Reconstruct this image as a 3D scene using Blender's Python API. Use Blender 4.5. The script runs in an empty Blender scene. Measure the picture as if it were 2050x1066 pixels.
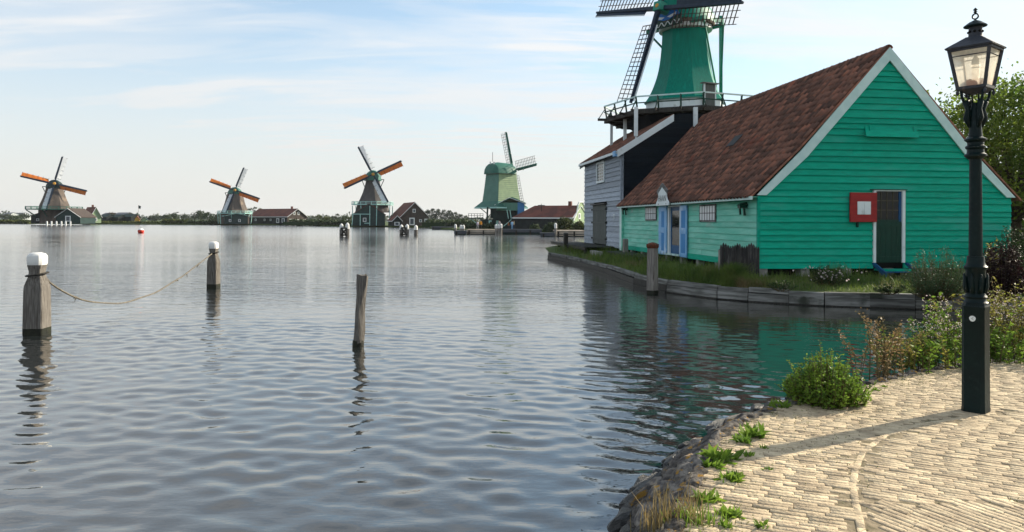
import bpy, math, random
import numpy as np
from mathutils import Vector, Matrix
R = math.radians
random.seed(7); rng = np.random.default_rng(7)
scene = bpy.context.scene
col = scene.collection

# ------------------------------------------------------------------ camera
F, CX, HY, ROLL, CAMZ = 1424.0, 1025.0, 442.0, 0.005, 2.2
cam = bpy.data.cameras.new("camera"); camo = bpy.data.objects.new("camera", cam); col.objects.link(camo)
camo.location = (0, 0, CAMZ); camo.rotation_euler = (R(90), -ROLL, 0)
cam.sensor_width = 36; cam.lens = 36 * F / 2050; cam.sensor_fit = 'HORIZONTAL'
cam.shift_y = -(533 - HY) / 2050
cam.clip_start = 0.05; cam.clip_end = 12000
scene.camera = camo

# ------------------------------------------------------------------ sky and sun
SUN_AZ, SUN_EL = R(63), R(25)          # azimuth from +Y towards +X
world = bpy.data.worlds.new("World"); scene.world = world; world.use_nodes = True
nt = world.node_tree; nt.nodes.clear()
def nd(t, tree=None, **kw):
    n = (tree or nt).nodes.new(t)
    for k, v in kw.items(): setattr(n, k, v)
    return n
def lk(a, b, tree=None): (tree or nt).links.new(a, b)
SKYK = 0.13
sky = nd('ShaderNodeTexSky', sky_type='NISHITA', sun_disc=False, sun_elevation=SUN_EL, sun_rotation=SUN_AZ,
         altitude=0, air_density=1.0, dust_density=.8, ozone_density=1.2)
tc = nd('ShaderNodeTexCoord'); sep = nd('ShaderNodeSeparateXYZ'); lk(tc.outputs['Generated'], sep.inputs[0])
def mth(op, a, b=None, tree=None, clamp=False):
    n = nd('ShaderNodeMath', tree, operation=op); n.use_clamp = clamp
    for i, x in enumerate((a, b)):
        if x is None: continue
        if isinstance(x, (int, float)): n.inputs[i].default_value = x
        else: lk(x, n.inputs[i], tree)
    return n.outputs[0]
den = mth('ADD', mth('MAXIMUM', sep.outputs['Z'], 0.0), 0.10)
cmb = nd('ShaderNodeCombineXYZ')
lk(mth('DIVIDE', sep.outputs['X'], den), cmb.inputs[0]); lk(mth('DIVIDE', sep.outputs['Y'], den), cmb.inputs[1])
def cloud(scale, stretch, rot, detail, lo, hi, dist, rough=.55, off=(0,0,0)):
    mp = nd('ShaderNodeMapping'); lk(cmb.outputs[0], mp.inputs[0])
    mp.inputs['Rotation'].default_value = (0, 0, R(rot)); mp.inputs['Scale'].default_value = stretch; mp.inputs['Location'].default_value = off
    n = nd('ShaderNodeTexNoise'); lk(mp.outputs[0], n.inputs['Vector'])
    n.inputs['Scale'].default_value = scale; n.inputs['Detail'].default_value = detail; n.inputs['Roughness'].default_value = rough
    n.inputs['Distortion'].default_value = dist
    r = nd('ShaderNodeMapRange', interpolation_type='SMOOTHSTEP'); lk(n.outputs[0], r.inputs[0])
    r.inputs[1].default_value = lo; r.inputs[2].default_value = hi
    return r.outputs[0]
big = cloud(0.33, (1, 1.9, 1), 14, 5, .27, .56, .5, off=(3.1, 1.7, 0))
fine = cloud(0.9, (1, 3.2, 1), 10, 7, .38, .72, .8, .62, off=(.4, 2.2, 0))
rip = cloud(4.2, (.5, 3.6, 1), 24, 3, .40, .62, .5, .5)
ripmask = cloud(0.28, (1, 1, 1), 0, 2, .46, .60, .2, off=(7.5, .6, 0))
c1 = mth('ADD', mth('MULTIPLY', big, .78), mth('MULTIPLY', fine, .34), clamp=True)
c2 = mth('ADD', c1, mth('MULTIPLY', mth('SUBTRACT', mth('MULTIPLY', rip, ripmask), .20), .34), clamp=True)
haze = nd('ShaderNodeMapRange', interpolation_type='SMOOTHSTEP'); lk(sep.outputs['Z'], haze.inputs[0])
haze.inputs[1].default_value = .30; haze.inputs[2].default_value = 0.02; haze.inputs[3].default_value = .30; haze.inputs[4].default_value = .90
cf = mth('MAXIMUM', mth('MULTIPLY', c2, .93), haze.outputs[0])
# high cloud is thin: overhead it veils less than along the long path near the horizon
thin = nd('ShaderNodeMapRange'); lk(sep.outputs['Z'], thin.inputs[0])
thin.inputs[1].default_value = .25; thin.inputs[2].default_value = .9; thin.inputs[3].default_value = 1; thin.inputs[4].default_value = .72
cf = mth('MULTIPLY', cf, thin.outputs[0])
ccol = nd('ShaderNodeMix', data_type='RGBA'); lk(haze.outputs[0], ccol.inputs[0])
ccol.inputs[6].default_value = (4.62, 4.66, 4.70, 1); ccol.inputs[7].default_value = (3.75, 3.62, 3.5, 1)
mixc = nd('ShaderNodeMix', data_type='RGBA'); lk(cf, mixc.inputs[0]); tint = nd('ShaderNodeMix', data_type='RGBA', blend_type='MULTIPLY'); tint.inputs[0].default_value = 1; lk(sky.outputs[0], tint.inputs[6]); tint.inputs[7].default_value = (.62, .86, .92, 1); lk(tint.outputs[2], mixc.inputs[6]); lk(ccol.outputs[2], mixc.inputs[7])
bg = nd('ShaderNodeBackground'); lk(mixc.outputs[2], bg.inputs[0]); bg.inputs[1].default_value = SKYK
wo = nd('ShaderNodeOutputWorld'); lk(bg.outputs[0], wo.inputs[0])

sl = bpy.data.lights.new("sun", 'SUN'); sl.energy = 5.0; sl.angle = R(0.6); sl.color = (1.0, .88, .70)
so = bpy.data.objects.new("sun", sl); col.objects.link(so)
sdir = Vector((math.sin(SUN_AZ) * math.cos(SUN_EL), math.cos(SUN_AZ) * math.cos(SUN_EL), math.sin(SUN_EL)))
so.rotation_euler = (-sdir).to_track_quat('-Z', 'Y').to_euler(); so.location = (40, 20, 30)
vs = scene.view_settings
vs.view_transform = 'Standard'; vs.look = 'None'; vs.gamma = 1; vs.exposure = 0.78; vs.use_curve_mapping = False
scene.cycles.use_denoising = True
scene.cycles.max_bounces = 8; scene.cycles.transparent_max_bounces = 16
scene.cycles.caustics_reflective = False; scene.cycles.caustics_refractive = False

# ------------------------------------------------------------------ pixel -> place
def slope(px, py):
    dx, dy = px - CX, HY - py
    return (dx - ROLL * dy) / F, (dy + ROLL * dx) / F
def P(px, py, Y):
    sx, sz = slope(px, py); return Vector((sx * Y, Y, CAMZ + sz * Y))
def G(px, py, z=0.0):
    sx, sz = slope(px, py); Y = (z - CAMZ) / sz; return Vector((sx * Y, Y, z))
class Frame:
    def __init__(s, x, y, deg):
        s.x, s.y, s.a = x, y, R(deg); s.c, s.s = math.cos(s.a), math.sin(s.a)
    def loc(s, x, y): dx, dy = x - s.x, y - s.y; return dx * s.c + dy * s.s, -dx * s.s + dy * s.c
    def wor(s, x, y): return s.x + x * s.c - y * s.s, s.y + x * s.s + y * s.c
    def hit(s, px, py, axis, val):
        """where the ray of a photo pixel meets the wall local x=val or y=val: local x, y and height"""
        sx, sz = slope(px, py); ox, oy = s.loc(0, 0); ex, ey = s.loc(sx, 1); dx, dy = ex - ox, ey - oy
        t = (val - (ox if axis == 'x' else oy)) / (dx if axis == 'x' else dy)
        return Vector((ox + dx * t, oy + dy * t, CAMZ + sz * t))

# ------------------------------------------------------------------ objects
ZO = {}
def tag(o, label=None, cat=None, group=None, kind=None):
    if label: o['label'] = label
    if cat: o['category'] = cat
    if group: o['group'] = group
    if kind: o['kind'] = kind
    return o
def thing(name, label, cat, loc=(0, 0, 0), deg=0, group=None):
    o = bpy.data.objects.new(name, None); col.objects.link(o); o.empty_display_size = .2
    o.location = loc; o.rotation_euler = (0, 0, R(deg)); ZO[o] = loc[2]
    return tag(o, label, cat, group)
def link(name, me, parent=None, kind=None, label=None):
    o = bpy.data.objects.new(name, me); col.objects.link(o)
    if parent is not None:
        o.parent = parent; ZO[o] = ZO.get(parent, 0)
    return tag(o, label, None, None, kind)
def npmesh(name, V, Q, mat, smooth=False):
    V = np.asarray(V, np.float32); Q = np.asarray(Q, np.int32); k = Q.shape[1]
    me = bpy.data.meshes.new(name)
    me.vertices.add(len(V)); me.vertices.foreach_set('co', V.ravel())
    me.loops.add(Q.size); me.loops.foreach_set('vertex_index', Q.ravel())
    me.polygons.add(len(Q)); me.polygons.foreach_set('loop_start', np.arange(len(Q), dtype=np.int32) * k)
    me.update(calc_edges=True); me.validate()
    if smooth: me.polygons.foreach_set('use_smooth', np.ones(len(Q), bool))
    me.materials.append(mat); return me
class MB:
    def __init__(s): s.v, s.f = [], []
    def add(s, vs, fs):
        b = len(s.v); s.v += [tuple(x) for x in vs]; s.f += [tuple(i + b for i in f) for f in fs]; return s
    def box(s, x0, x1, y0, y1, z0, z1):
        return s.add([(x0,y0,z0),(x1,y0,z0),(x1,y1,z0),(x0,y1,z0),(x0,y0,z1),(x1,y0,z1),(x1,y1,z1),(x0,y1,z1)],
                     [(0,3,2,1),(4,5,6,7),(0,1,5,4),(1,2,6,5),(2,3,7,6),(3,0,4,7)])
    def hexa(s, p): return s.add(p, [(0,3,2,1),(4,5,6,7),(0,1,5,4),(1,2,6,5),(2,3,7,6),(3,0,4,7)])
    def beam(s, p, q, w, h, up=(0, 0, 1), w2=None, h2=None):
        p, q = Vector(p), Vector(q); d = (q - p).normalized(); up = Vector(up)
        if abs(d.dot(up)) > .98: up = Vector((0, 1, 0)) if abs(d.y) < .9 else Vector((1, 0, 0))
        a = d.cross(up).normalized(); b = a.cross(d)
        w2 = w if w2 is None else w2; h2 = h if h2 is None else h2
        vs = []
        for c, ww, hh in ((p, w, h), (q, w2, h2)):
            for i, j in ((-1,-1),(1,-1),(1,1),(-1,1)): vs.append(c + a * (i * ww / 2) + b * (j * hh / 2))
        return s.add(vs, [(0,1,2,3),(7,6,5,4),(0,4,5,1),(1,5,6,2),(2,6,7,3),(3,7,4,0)])
    def tube(s, pts, rad, n=8, cap=True):
        pts = [Vector(p) for p in pts]; m = len(pts)
        if isinstance(rad, (int, float)): rad = [rad] * m
        b = len(s.v); a = None
        for i, p in enumerate(pts):
            d = (pts[min(i+1, m-1)] - pts[max(i-1, 0)]).normalized()
            if a is None:
                a = d.cross(Vector((0, 0, 1)))
                if a.length < .05: a = d.cross(Vector((1, 0, 0)))
            a = (a - d * a.dot(d)).normalized(); c = d.cross(a)
            for k in range(n):
                t = 2 * math.pi * k / n; s.v.append(tuple(p + (a * math.cos(t) + c * math.sin(t)) * rad[i]))
        for i in range(m - 1):
            for k in range(n):
                k2 = (k + 1) % n; s.f.append((b + i*n + k, b + i*n + k2, b + (i+1)*n + k2, b + (i+1)*n + k))
        if cap:
            s.f.append(tuple(b + k for k in range(n))[::-1]); s.f.append(tuple(b + (m-1)*n + k for k in range(n)))
        return s
    def lathe(s, prof, n=16, c=(0, 0), ph=0.0, sq=None, cap=True):
        b = len(s.v)
        for r, z in prof:
            for k in range(n):
                t = ph + 2 * math.pi * k / n; s.v.append((c[0] + r * math.cos(t), c[1] + r * math.sin(t), z))
        for i in range(len(prof) - 1):
            for k in range(n):
                k2 = (k + 1) % n; s.f.append((b + i*n + k, b + i*n + k2, b + (i+1)*n + k2, b + (i+1)*n + k))
        if cap:
            s.f.append(tuple(b + k for k in range(n))[::-1]); s.f.append(tuple(b + (len(prof)-1)*n + k for k in range(n)))
        return s
    def prism(s, poly, ext):
        n = len(poly); ext = Vector(ext); vs = [Vector(p) for p in poly]; vs += [p + ext for p in vs]
        return s.add(vs, [tuple(range(n))[::-1], tuple(range(n, 2*n))] + [(i, (i+1) % n, n + (i+1) % n, n + i) for i in range(n)])
    def build(s, name, mat, parent=None, smooth=False, kind=None, label=None, org=None):
        me = bpy.data.meshes.new(name); z = ZO.get(parent, 0) if parent is not None else 0
        ox, oy, oz = org if org else (0, 0, z)
        me.from_pydata([(x - ox, y - oy, zz - oz) for x, y, zz in s.v], [], s.f)
        import bmesh
        bm = bmesh.new(); bm.from_mesh(me); bmesh.ops.recalc_face_normals(bm, faces=bm.faces); bm.to_mesh(me); bm.free()
        if smooth:
            me.polygons.foreach_set('use_smooth', [True] * len(me.polygons))
            if smooth != 'all': me.set_sharp_from_angle(angle=R(38))
        me.materials.append(mat)
        o = link(name, me, parent, kind, label)
        if org and parent is None: o.location = org
        return o

# ------------------------------------------------------------------ materials
MATS = {}
def mat(name, c1, c2=None, scale=4.0, stretch=(1, 1, 1), rough=.7, bump=0.0, bscale=None, metal=0.0, detail=5.0, lo=.35, hi=.65,
        rnd=0.0, coord='Object', c3=None, s3=1.0, l3=.55, h3=.7, spec=.18, trans=0.0, stretch3=(1, 1, 1), bdist=.02):
    m = bpy.data.materials.new(name); m.use_nodes = True; t = m.node_tree; t.nodes.clear()
    N = lambda ty, **k: nd(ty, t, **k)
    out = N('ShaderNodeOutputMaterial'); b = N('ShaderNodeBsdfPrincipled')
    b.inputs['Roughness'].default_value = rough; b.inputs['Metallic'].default_value = metal
    b.inputs['Specular IOR Level'].default_value = spec
    if coord == 'World': g = N('ShaderNodeNewGeometry'); vec = g.outputs['Position']
    else: g = N('ShaderNodeTexCoord'); vec = g.outputs[coord]
    oi = N('ShaderNodeObjectInfo')
    if coord == 'Object':           # every copy of a piece gets its own stretch of grain
        ad = N('ShaderNodeVectorMath', operation='ADD'); sc = N('ShaderNodeVectorMath', operation='SCALE')
        cm = N('ShaderNodeCombineXYZ')
        for i in range(3): lk(oi.outputs['Random'], cm.inputs[i], t)
        lk(cm.outputs[0], sc.inputs[0], t); sc.inputs['Scale'].default_value = 37.0 if rnd else 0.0
        lk(vec, ad.inputs[0], t); lk(sc.outputs[0], ad.inputs[1], t); vec = ad.outputs[0]
    def noise(sc_, st, dt):
        mp = N('ShaderNodeMapping'); mp.inputs['Scale'].default_value = st; lk(vec, mp.inputs[0], t)
        n = N('ShaderNodeTexNoise'); n.inputs['Scale'].default_value = sc_; n.inputs['Detail'].default_value = dt; lk(mp.outputs[0], n.inputs['Vector'], t)
        return n.outputs[0]
    def rng_(x, a, z):
        r = N('ShaderNodeMapRange', interpolation_type='SMOOTHSTEP'); lk(x, r.inputs[0], t); r.inputs[1].default_value = a; r.inputs[2].default_value = z; return r.outputs[0]
    def mix(f, a, z):
        x = N('ShaderNodeMix', data_type='RGBA')
        for i, q in ((0, f), (6, a), (7, z)):
            if isinstance(q, (tuple, list)): x.inputs[i].default_value = (*q, 1)
            elif isinstance(q, float): x.inputs[i].default_value = q
            else: lk(q, x.inputs[i], t)
        return x.outputs[2]
    if c2 is None: c2 = tuple(x * .8 for x in c1)
    colr = mix(rng_(noise(scale, stretch, detail), lo, hi), c1, c2)
    if c3 is not None: colr = mix(rng_(noise(s3, stretch3, 4), l3, h3), colr, c3)
    if rnd:
        hs = N('ShaderNodeHueSaturation'); lk(colr, hs.inputs['Color'], t)
        v = N('ShaderNodeMapRange'); lk(oi.outputs['Random'], v.inputs[0], t); v.inputs[3].default_value = 1 - rnd; v.inputs[4].default_value = 1 + rnd
        lk(v.outputs[0], hs.inputs['Value'], t); colr = hs.outputs[0]
    lk(colr, b.inputs['Base Color'], t)
    if bump:
        bp = N('ShaderNodeBump'); bp.inputs['Strength'].default_value = bump; bp.inputs['Distance'].default_value = bdist
        lk(noise(bscale or scale * 3, stretch, 6), bp.inputs['Height'], t); lk(bp.outputs[0], b.inputs['Normal'], t)
    sh = b.outputs[0]
    if trans:
        tr = N('ShaderNodeBsdfTranslucent'); lk(colr, tr.inputs[0], t)
        x = N('ShaderNodeMixShader'); x.inputs[0].default_value = trans; lk(sh, x.inputs[1], t); lk(tr.outputs[0], x.inputs[2], t); sh = x.outputs[0]
    lk(sh, out.inputs[0], t); MATS[name] = m; return m
paint = dict(spec=.06, rough=.45, rnd=.10, bump=.25, bscale=60)
GREEN = mat('green_paint', (.001, .385, .252), (.001, .315, .208), 3, (1, 1, 6), c3=(.028, .37, .265), s3=.7, stretch3=(.6, 1, 3), **paint)
PALEG = mat('weathered_skylit_green', (.22, .60, .47), (.12, .50, .37), 1.6, (1, .6, 3), c3=(.36, .46, .42), s3=.8, l3=.64, h3=.80, **paint)  # weathered paint; sky glow and pale sheen of the side wall are coloured in
WHITEP = mat('white_paint', (.74, .80, .80), (.66, .73, .73), 2, (1, 1, 1), rough=.5, bump=.15, c3=(.5, .54, .52), s3=3, l3=.62, h3=.8)
MINT = mat('mint_paint', (.60, .78, .74), (.5, .69, .66), 3, rough=.5, bump=.1)
TAR = mat('skylit_tar_board', (.37, .42, .48), (.27, .315, .365), 5, (1, .35, 5), rough=.6, rnd=.22, bump=.5, bscale=30, c3=(.40, .44, .48), s3=2.5, l3=.6, h3=.75, stretch3=(1, .5, 4))  # tar of the left wall, its sky light put into the paler grey-blue
BLACKT = mat('shaded_tar_board', (.007, .012, .018), (.005, .009, .013), 5, (.35, 1, 5), spec=.08, rough=.7, rnd=.2, bump=.5, bscale=30)  # tar of the end walls, their shade put into the near-black
TILE = mat('clay_pantile', (.235, .120, .084), (.145, .086, .066), 4.5, rough=.8, bump=.3, coord='World', detail=8, lo=.36, hi=.60, c3=(.26, .085, .055), s3=1.3, l3=.60, h3=.78)
def per_tile(m):                                     # every fired tile has its own tone
    t = m.node_tree; b = next(n for n in t.nodes if n.type == 'BSDF_PRINCIPLED'); src = b.inputs['Base Color'].links[0].from_socket
    at = nd('ShaderNodeAttribute', t, attribute_name='tone'); oi = next(n for n in t.nodes if n.type == 'OBJECT_INFO')
    v = mth('FRACT', mth('ADD', at.outputs['Fac'], oi.outputs['Random'], t), None, t)
    cr = nd('ShaderNodeValToRGB', t); lk(v, cr.inputs[0], t); e = cr.color_ramp.elements
    e[0].color = (.52, .52, .54, 1); e[1].color = (1.5, 1.2, 1.05, 1); k = e.new(.35); k.color = (.72, .68, .68, 1); k = e.new(.75); k.color = (1.15, 1.02, .98, 1)
    x = nd('ShaderNodeMix', t, data_type='RGBA', blend_type='MULTIPLY'); x.inputs[0].default_value = 1; lk(src, x.inputs[6], t); lk(cr.outputs[0], x.inputs[7], t); lk(x.outputs[2], b.inputs['Base Color'], t)
per_tile(TILE)
FROOF = mat('far_clay_roof', (.17, .062, .045), (.10, .042, .034), .6, rough=.85, coord='World', detail=8)
GREYWOOD = mat('grey_weathered_wood', (.29, .27, .24), (.17, .155, .14), 5, (6, 6, .5), rough=.85, bump=.8, bscale=14, c3=(.10, .085, .07), s3=3, stretch3=(5, 5, .6), l3=.56, h3=.74, rnd=.12)
GREYWOODH = mat('grey_weathered_plank', (.24, .24, .23), (.13, .13, .125), 4, (.6, .6, 6), rough=.85, bump=.7, bscale=14, c3=(.06, .06, .05), s3=2, l3=.55, h3=.75, rnd=.15)
DARKWOOD = mat('dark_wet_wood', (.040, .036, .030), (.018, .018, .016), 5, (4, 4, .6), rough=.55, bump=.6, rnd=.25)
PICKET = mat('blackened_picket', (.055, .052, .050), (.024, .024, .025), 4, (5, 5, .5), rough=.8, bump=.6, c3=(.20, .19, .18), s3=3.5, stretch3=(4, 4, .4), l3=.58, h3=.72, rnd=.35)
DECK = mat('stained_deck', (.050, .052, .050), (.028, .030, .030), 4, rough=.7, bump=.5, rnd=.2)
VOID = mat('void_shade', (.010, .011, .010), (.006, .006, .006), 3, rough=.95)  # near-black standing in for shade below floors, behind boards and in openings
CONC = mat('concrete', (.32, .31, .29), (.22, .215, .20), 5, rough=.9, bump=.4, c3=(.10, .11, .09), s3=2.2)
RED = mat('red_paint', (.36, .028, .026), (.28, .022, .022), 3, (1, 1, 5), rough=.5, bump=.2)
DKGREEN = mat('dark_green_paint', (.004, .045, .030), (.003, .036, .024), 4, (6, 1, 1), rough=.4, rnd=.08, bump=.2)
BLUEP = mat('deep_blue_paint', (.012, .085, .21), (.010, .07, .17), 4, rough=.45, bump=.1)
SKYBLUE = mat('light_blue_paint', (.20, .44, .72), (.15, .36, .62), 1.5, rough=.45, bump=.1, c3=(.42, .58, .76), s3=1.2)
GREYDOOR = mat('grey_green_plank', (.115, .125, .115), (.085, .095, .088), 4, (6, 6, .6), rough=.8, bump=.5, rnd=.12)
IRON = mat('black_iron', (.012, .014, .016), (.02, .02, .02), 8, rough=.5, metal=.3)
RUST = mat('rusty_cap', (.16, .050, .022), (.07, .03, .02), 14, rough=.8, bump=.6)
def glassy(name, c, rough=.06, spec=.6):
    return mat(name, c, c, 1, rough=rough, spec=spec)
PANE = glassy('window_glass', (.010, .013, .015), .03, .22)
# ================================================================== the setting
# ---- water: one sheet, finely divided near the bank, with real ripples
def water_sheet():
    out = [.044]
    while sum(out) < 2480: out.append(out[-1] * 1.055)
    out = np.cumsum(out); xs = np.concatenate([-13 - out[::-1], np.arange(-13, 9.5, .044), 9.5 + out])
    ys = [-100, -40, -15, -5, -1, 1.2]; y = 2.0; gy = .038
    while y < 14: ys.append(y); y += .038
    while y < 2800: ys.append(y); y += gy; gy *= 1.03
    ys = np.array(ys); X, Y = np.meshgrid(xs, ys)
    dy = np.gradient(ys)[:, None] * np.ones_like(X); dx = np.gradient(xs)[None, :] * np.ones_like(X)
    Z = np.zeros_like(X); n = 90
    lam = np.exp(rng.uniform(math.log(.15), math.log(2.2), n)); th = R(-97) + rng.normal(0, R(36), n); ph = rng.uniform(0, 6.28, n)
    w = np.exp(-((np.log(lam) - math.log(.34)) / .6) ** 2); sl = w * .086 * math.sqrt(2) / math.sqrt((w ** 2).sum())
    calm = 1 - .50 / (1 + np.exp(-(X - 2.2 - .05 * (Y - 5)) / .9))       # the inlet beside the barn is sheltered
    patch = .8 + .35 * np.sin(X * .31 + 1.3 * np.sin(Y * .17)) * np.sin(Y * .23 + .7)
    for l, t, p, s in zip(lam, th, ph, sl):
        k = 2 * math.pi / l; keep = np.clip((l / np.maximum(dx, dy) - 3.2) / 3, 0, 1)
        Z += (s / k) * np.sin(k * (X * math.cos(t) + Y * math.sin(t)) + p + .6 * np.sin(X * .9 + p) * np.sin(Y * .7)) * keep
    Z *= calm * patch
    V = np.stack([X, Y, Z], -1).reshape(-1, 3); a, b = X.shape
    I = np.arange(a * b).reshape(a, b); Q = np.stack([I[:-1, :-1], I[:-1, 1:], I[1:, 1:], I[1:, :-1]], -1).reshape(-1, 4)
    m = bpy.data.materials.new('river_water'); m.use_nodes = True; t = m.node_tree; bs = t.nodes['Principled BSDF']
    bs.inputs['Base Color'].default_value = (.016, .020, .020, 1); bs.inputs['Roughness'].default_value = .02; bs.inputs['IOR'].default_value = 1.46
    g = nd('ShaderNodeNewGeometry', t); sp = nd('ShaderNodeSeparateXYZ', t); lk(g.outputs['Position'], sp.inputs[0], t)
    def nz(sc, st, rot, dt):
        mp = nd('ShaderNodeMapping', t); mp.inputs['Scale'].default_value = st; mp.inputs['Rotation'].default_value = (0, 0, R(rot)); lk(g.outputs['Position'], mp.inputs[0], t)
        q = nd('ShaderNodeTexNoise', t); q.inputs['Scale'].default_value = sc; q.inputs['Detail'].default_value = dt; q.inputs['Roughness'].default_value = .5; lk(mp.outputs[0], q.inputs['Vector'], t); return q.outputs[0]
    far = nd('ShaderNodeMapRange', t, interpolation_type='SMOOTHSTEP'); lk(sp.outputs['Y'], far.inputs[0], t)
    for i, q in ((1, 9), (2, 24), (3, .0), (4, 1.0)): far.inputs[i].default_value = q
    shel = nd('ShaderNodeMapRange', t, interpolation_type='SMOOTHSTEP'); lk(sp.outputs['X'], shel.inputs[0], t)
    for i, q in ((1, 1.0), (2, 5.0), (3, 1.0), (4, .30)): shel.inputs[i].default_value = q
    rg = nd('ShaderNodeMapRange', t); lk(sp.outputs['Y'], rg.inputs[0], t)
    for i, q in ((1, 15), (2, 110), (3, .02), (4, .14)): rg.inputs[i].default_value = q      # ripples too fine to resolve at a distance
    lk(rg.outputs[0], bs.inputs['Roughness'], t)
    h1 = mth('MULTIPLY', nz(2.0, (.55, 1.15, 1), 7, 2), mth('MULTIPLY', mth('MULTIPLY', far.outputs[0], shel.outputs[0], t), .042, t), t)
    h2 = mth('MULTIPLY', nz(8.0, (.5, 1.1, 1), -6, 3), mth('MULTIPLY', mth('ADD', mth('MULTIPLY', far.outputs[0], .014, t), .0050, t), shel.outputs[0], t), t)
    gust = nd('ShaderNodeMapRange', t); lk(nz(.09, (.5, 1.4, 1), 12, 3), gust.inputs[0], t)
    for i, q in ((1, .35), (2, .68), (3, .55), (4, 1.45)): gust.inputs[i].default_value = q            # wind patches
    bp = nd('ShaderNodeBump', t); bp.inputs['Strength'].default_value = 1; bp.inputs['Distance'].default_value = 1
    fade = nd('ShaderNodeMapRange', t); lk(sp.outputs['Y'], fade.inputs[0], t)
    for i, q in ((1, 16), (2, 80), (3, 1.0), (4, .22)): fade.inputs[i].default_value = q            # farther off only the faces turned to the viewer show
    lk(mth('MULTIPLY', mth('MULTIPLY', mth('ADD', h1, h2, t), gust.outputs[0], t), fade.outputs[0], t), bp.inputs['Height'], t); lk(bp.outputs[0], bs.inputs['Normal'], t)
    # mirror-like ripples: a body lobe under a clear-sky reflection that grows towards grazing angles
    out = next(n for n in t.nodes if n.type == 'OUTPUT_MATERIAL'); fr = nd('ShaderNodeFresnel', t); fr.inputs['IOR'].default_value = 1.333; lk(bp.outputs[0], fr.inputs['Normal'], t)
    gs = nd('ShaderNodeBsdfGlossy', t); lk(rg.outputs[0], gs.inputs['Roughness'], t); gs.inputs['Color'].default_value = (1.0, .975, .95, 1); lk(bp.outputs[0], gs.inputs['Normal'], t); bs.inputs['Specular IOR Level'].default_value = 0
    mx = nd('ShaderNodeMixShader', t); lk(mth('POWER', fr.outputs[0], .60, t), mx.inputs[0], t); lk(bs.outputs[0], mx.inputs[1], t); lk(gs.outputs[0], mx.inputs[2], t); lk(mx.outputs[0], out.inputs[0], t)
    o = link('water', npmesh('water', V, Q, m, True), kind='structure')
water_sheet()

SOIL = mat('bank_soil', (.055, .048, .032), (.025, .023, .016), 3, rough=.95, bump=.5, coord='World')
TURF = mat('turf', (.075, .105, .028), (.05, .07, .022), 1.2, rough=.95, bump=.5, coord='World', c3=(.13, .11, .055), s3=.5)
MEADOW = mat('far_meadow', (.07, .10, .03), (.045, .07, .02), .05, rough=.95, coord='World')
def poly_sheet(name, pts, z0, matl, skirt=-1.2):
    mb = MB(); n = len(pts)
    mb.add([(x, y, z) for x, y, z in pts] + [(x, y, skirt) for x, y, z in pts], [tuple(range(n))] + [(i, (i+1) % n, n + (i+1) % n, n + i) for i in range(n)])
    return mb.build(name, matl, kind='structure')
# far bank: from the shoreline read in the photograph to the horizon
shore = [(-420, 449.0), (0, 448.2), (300, 450.3), (600, 451.6), (650, 453.8), (858, 456.4), (866, 459.6), (905, 461.2)]
pts = []
for px, py in shore:
    g = G(px, py, .0); pts.append((g.x, g.y, .45))
pts += [(-10.2, 136, .45), (12, 127, .45), (30, 118, .45), (60, 95, .45), (900, 95, .45), (2450, 1200, .45), (2450, 2750, .45), (-2450, 2750, .45), (-2450, 1100, .45)]
poly_sheet('far_bank', pts, .45, MEADOW)

# the bank the barn stands on
BF = Frame(7.42, 21.4, 7.0); BL = 14.67; BW = 8.34
BXY = lambda x, y: BF.wor(x, y)
edge_px = [(1100, 519), (1150, 530), (1220, 550), (1275, 571), (1340, 586), (1440, 599), (1500, 604), (1580, 609), (1650, 613), (1740, 616), (1830, 619), (1930, 621)]
EDGE = [G(px, py, 0.0) for px, py in edge_px]
EDGE += [Vector((14.5, 17.0, 0)), Vector((20, 15.0, 0))]
QZ = .38
inner = []
for e in EDGE:                                     # inner line, along the walls
    lx, ly = BF.loc(e.x, e.y)
    if lx < -.2 and ly > .3: t = Vector((*BXY(-.15, ly), 0))
    elif lx < -.2: t = Vector((*BXY(-.9, -.15), 0))
    else: t = Vector((*BXY(lx + .2, -.15), 0))
    inner.append(t)
mb = MB(); n = len(EDGE)
V = []; nrow = 5
for j in range(nrow):
    f = j / (nrow - 1)
    for e, i_ in zip(EDGE, inner):
        q = e.lerp(i_, f); V.append((q.x, q.y, QZ - .03 + (.58 - QZ) * f ** .7 + (.03 * math.sin(q.x * 2.3 + q.y * 1.7) if 0 < j < nrow - 1 else 0)))
mb.add(V, [(j*n + i, j*n + i + 1, (j+1)*n + i + 1, (j+1)*n + i) for j in range(nrow - 1) for i in range(n - 1)])
back = [Vector((24, 25)), Vector((60, 40)), Vector((140, 96)), Vector((40, 96)), Vector((14, 70)), Vector((4.0, 52)), Vector((2.0, 43))]
base = len(mb.v)
mb.add([(*p, .56) for p in back], [])
ii = [(nrow - 1) * n + i for i in range(n)]
mb.f.append(tuple([0] + ii + [base + i for i in range(len(back))]))
mb.build('grass_bank', TURF, kind='structure')
# closing ground behind the near bank, to the right of the inlet
poly_sheet('side_bank', [(9.4, 10.4, .48), (16, 8.5, .5), (60, 6, .5), (60, 41, .5), (24, 25.2, .5), (20.4, 15.2, .5), (14.6, 16.6, .46), (12.5, 15.2, .45)], .5, TURF)

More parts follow.
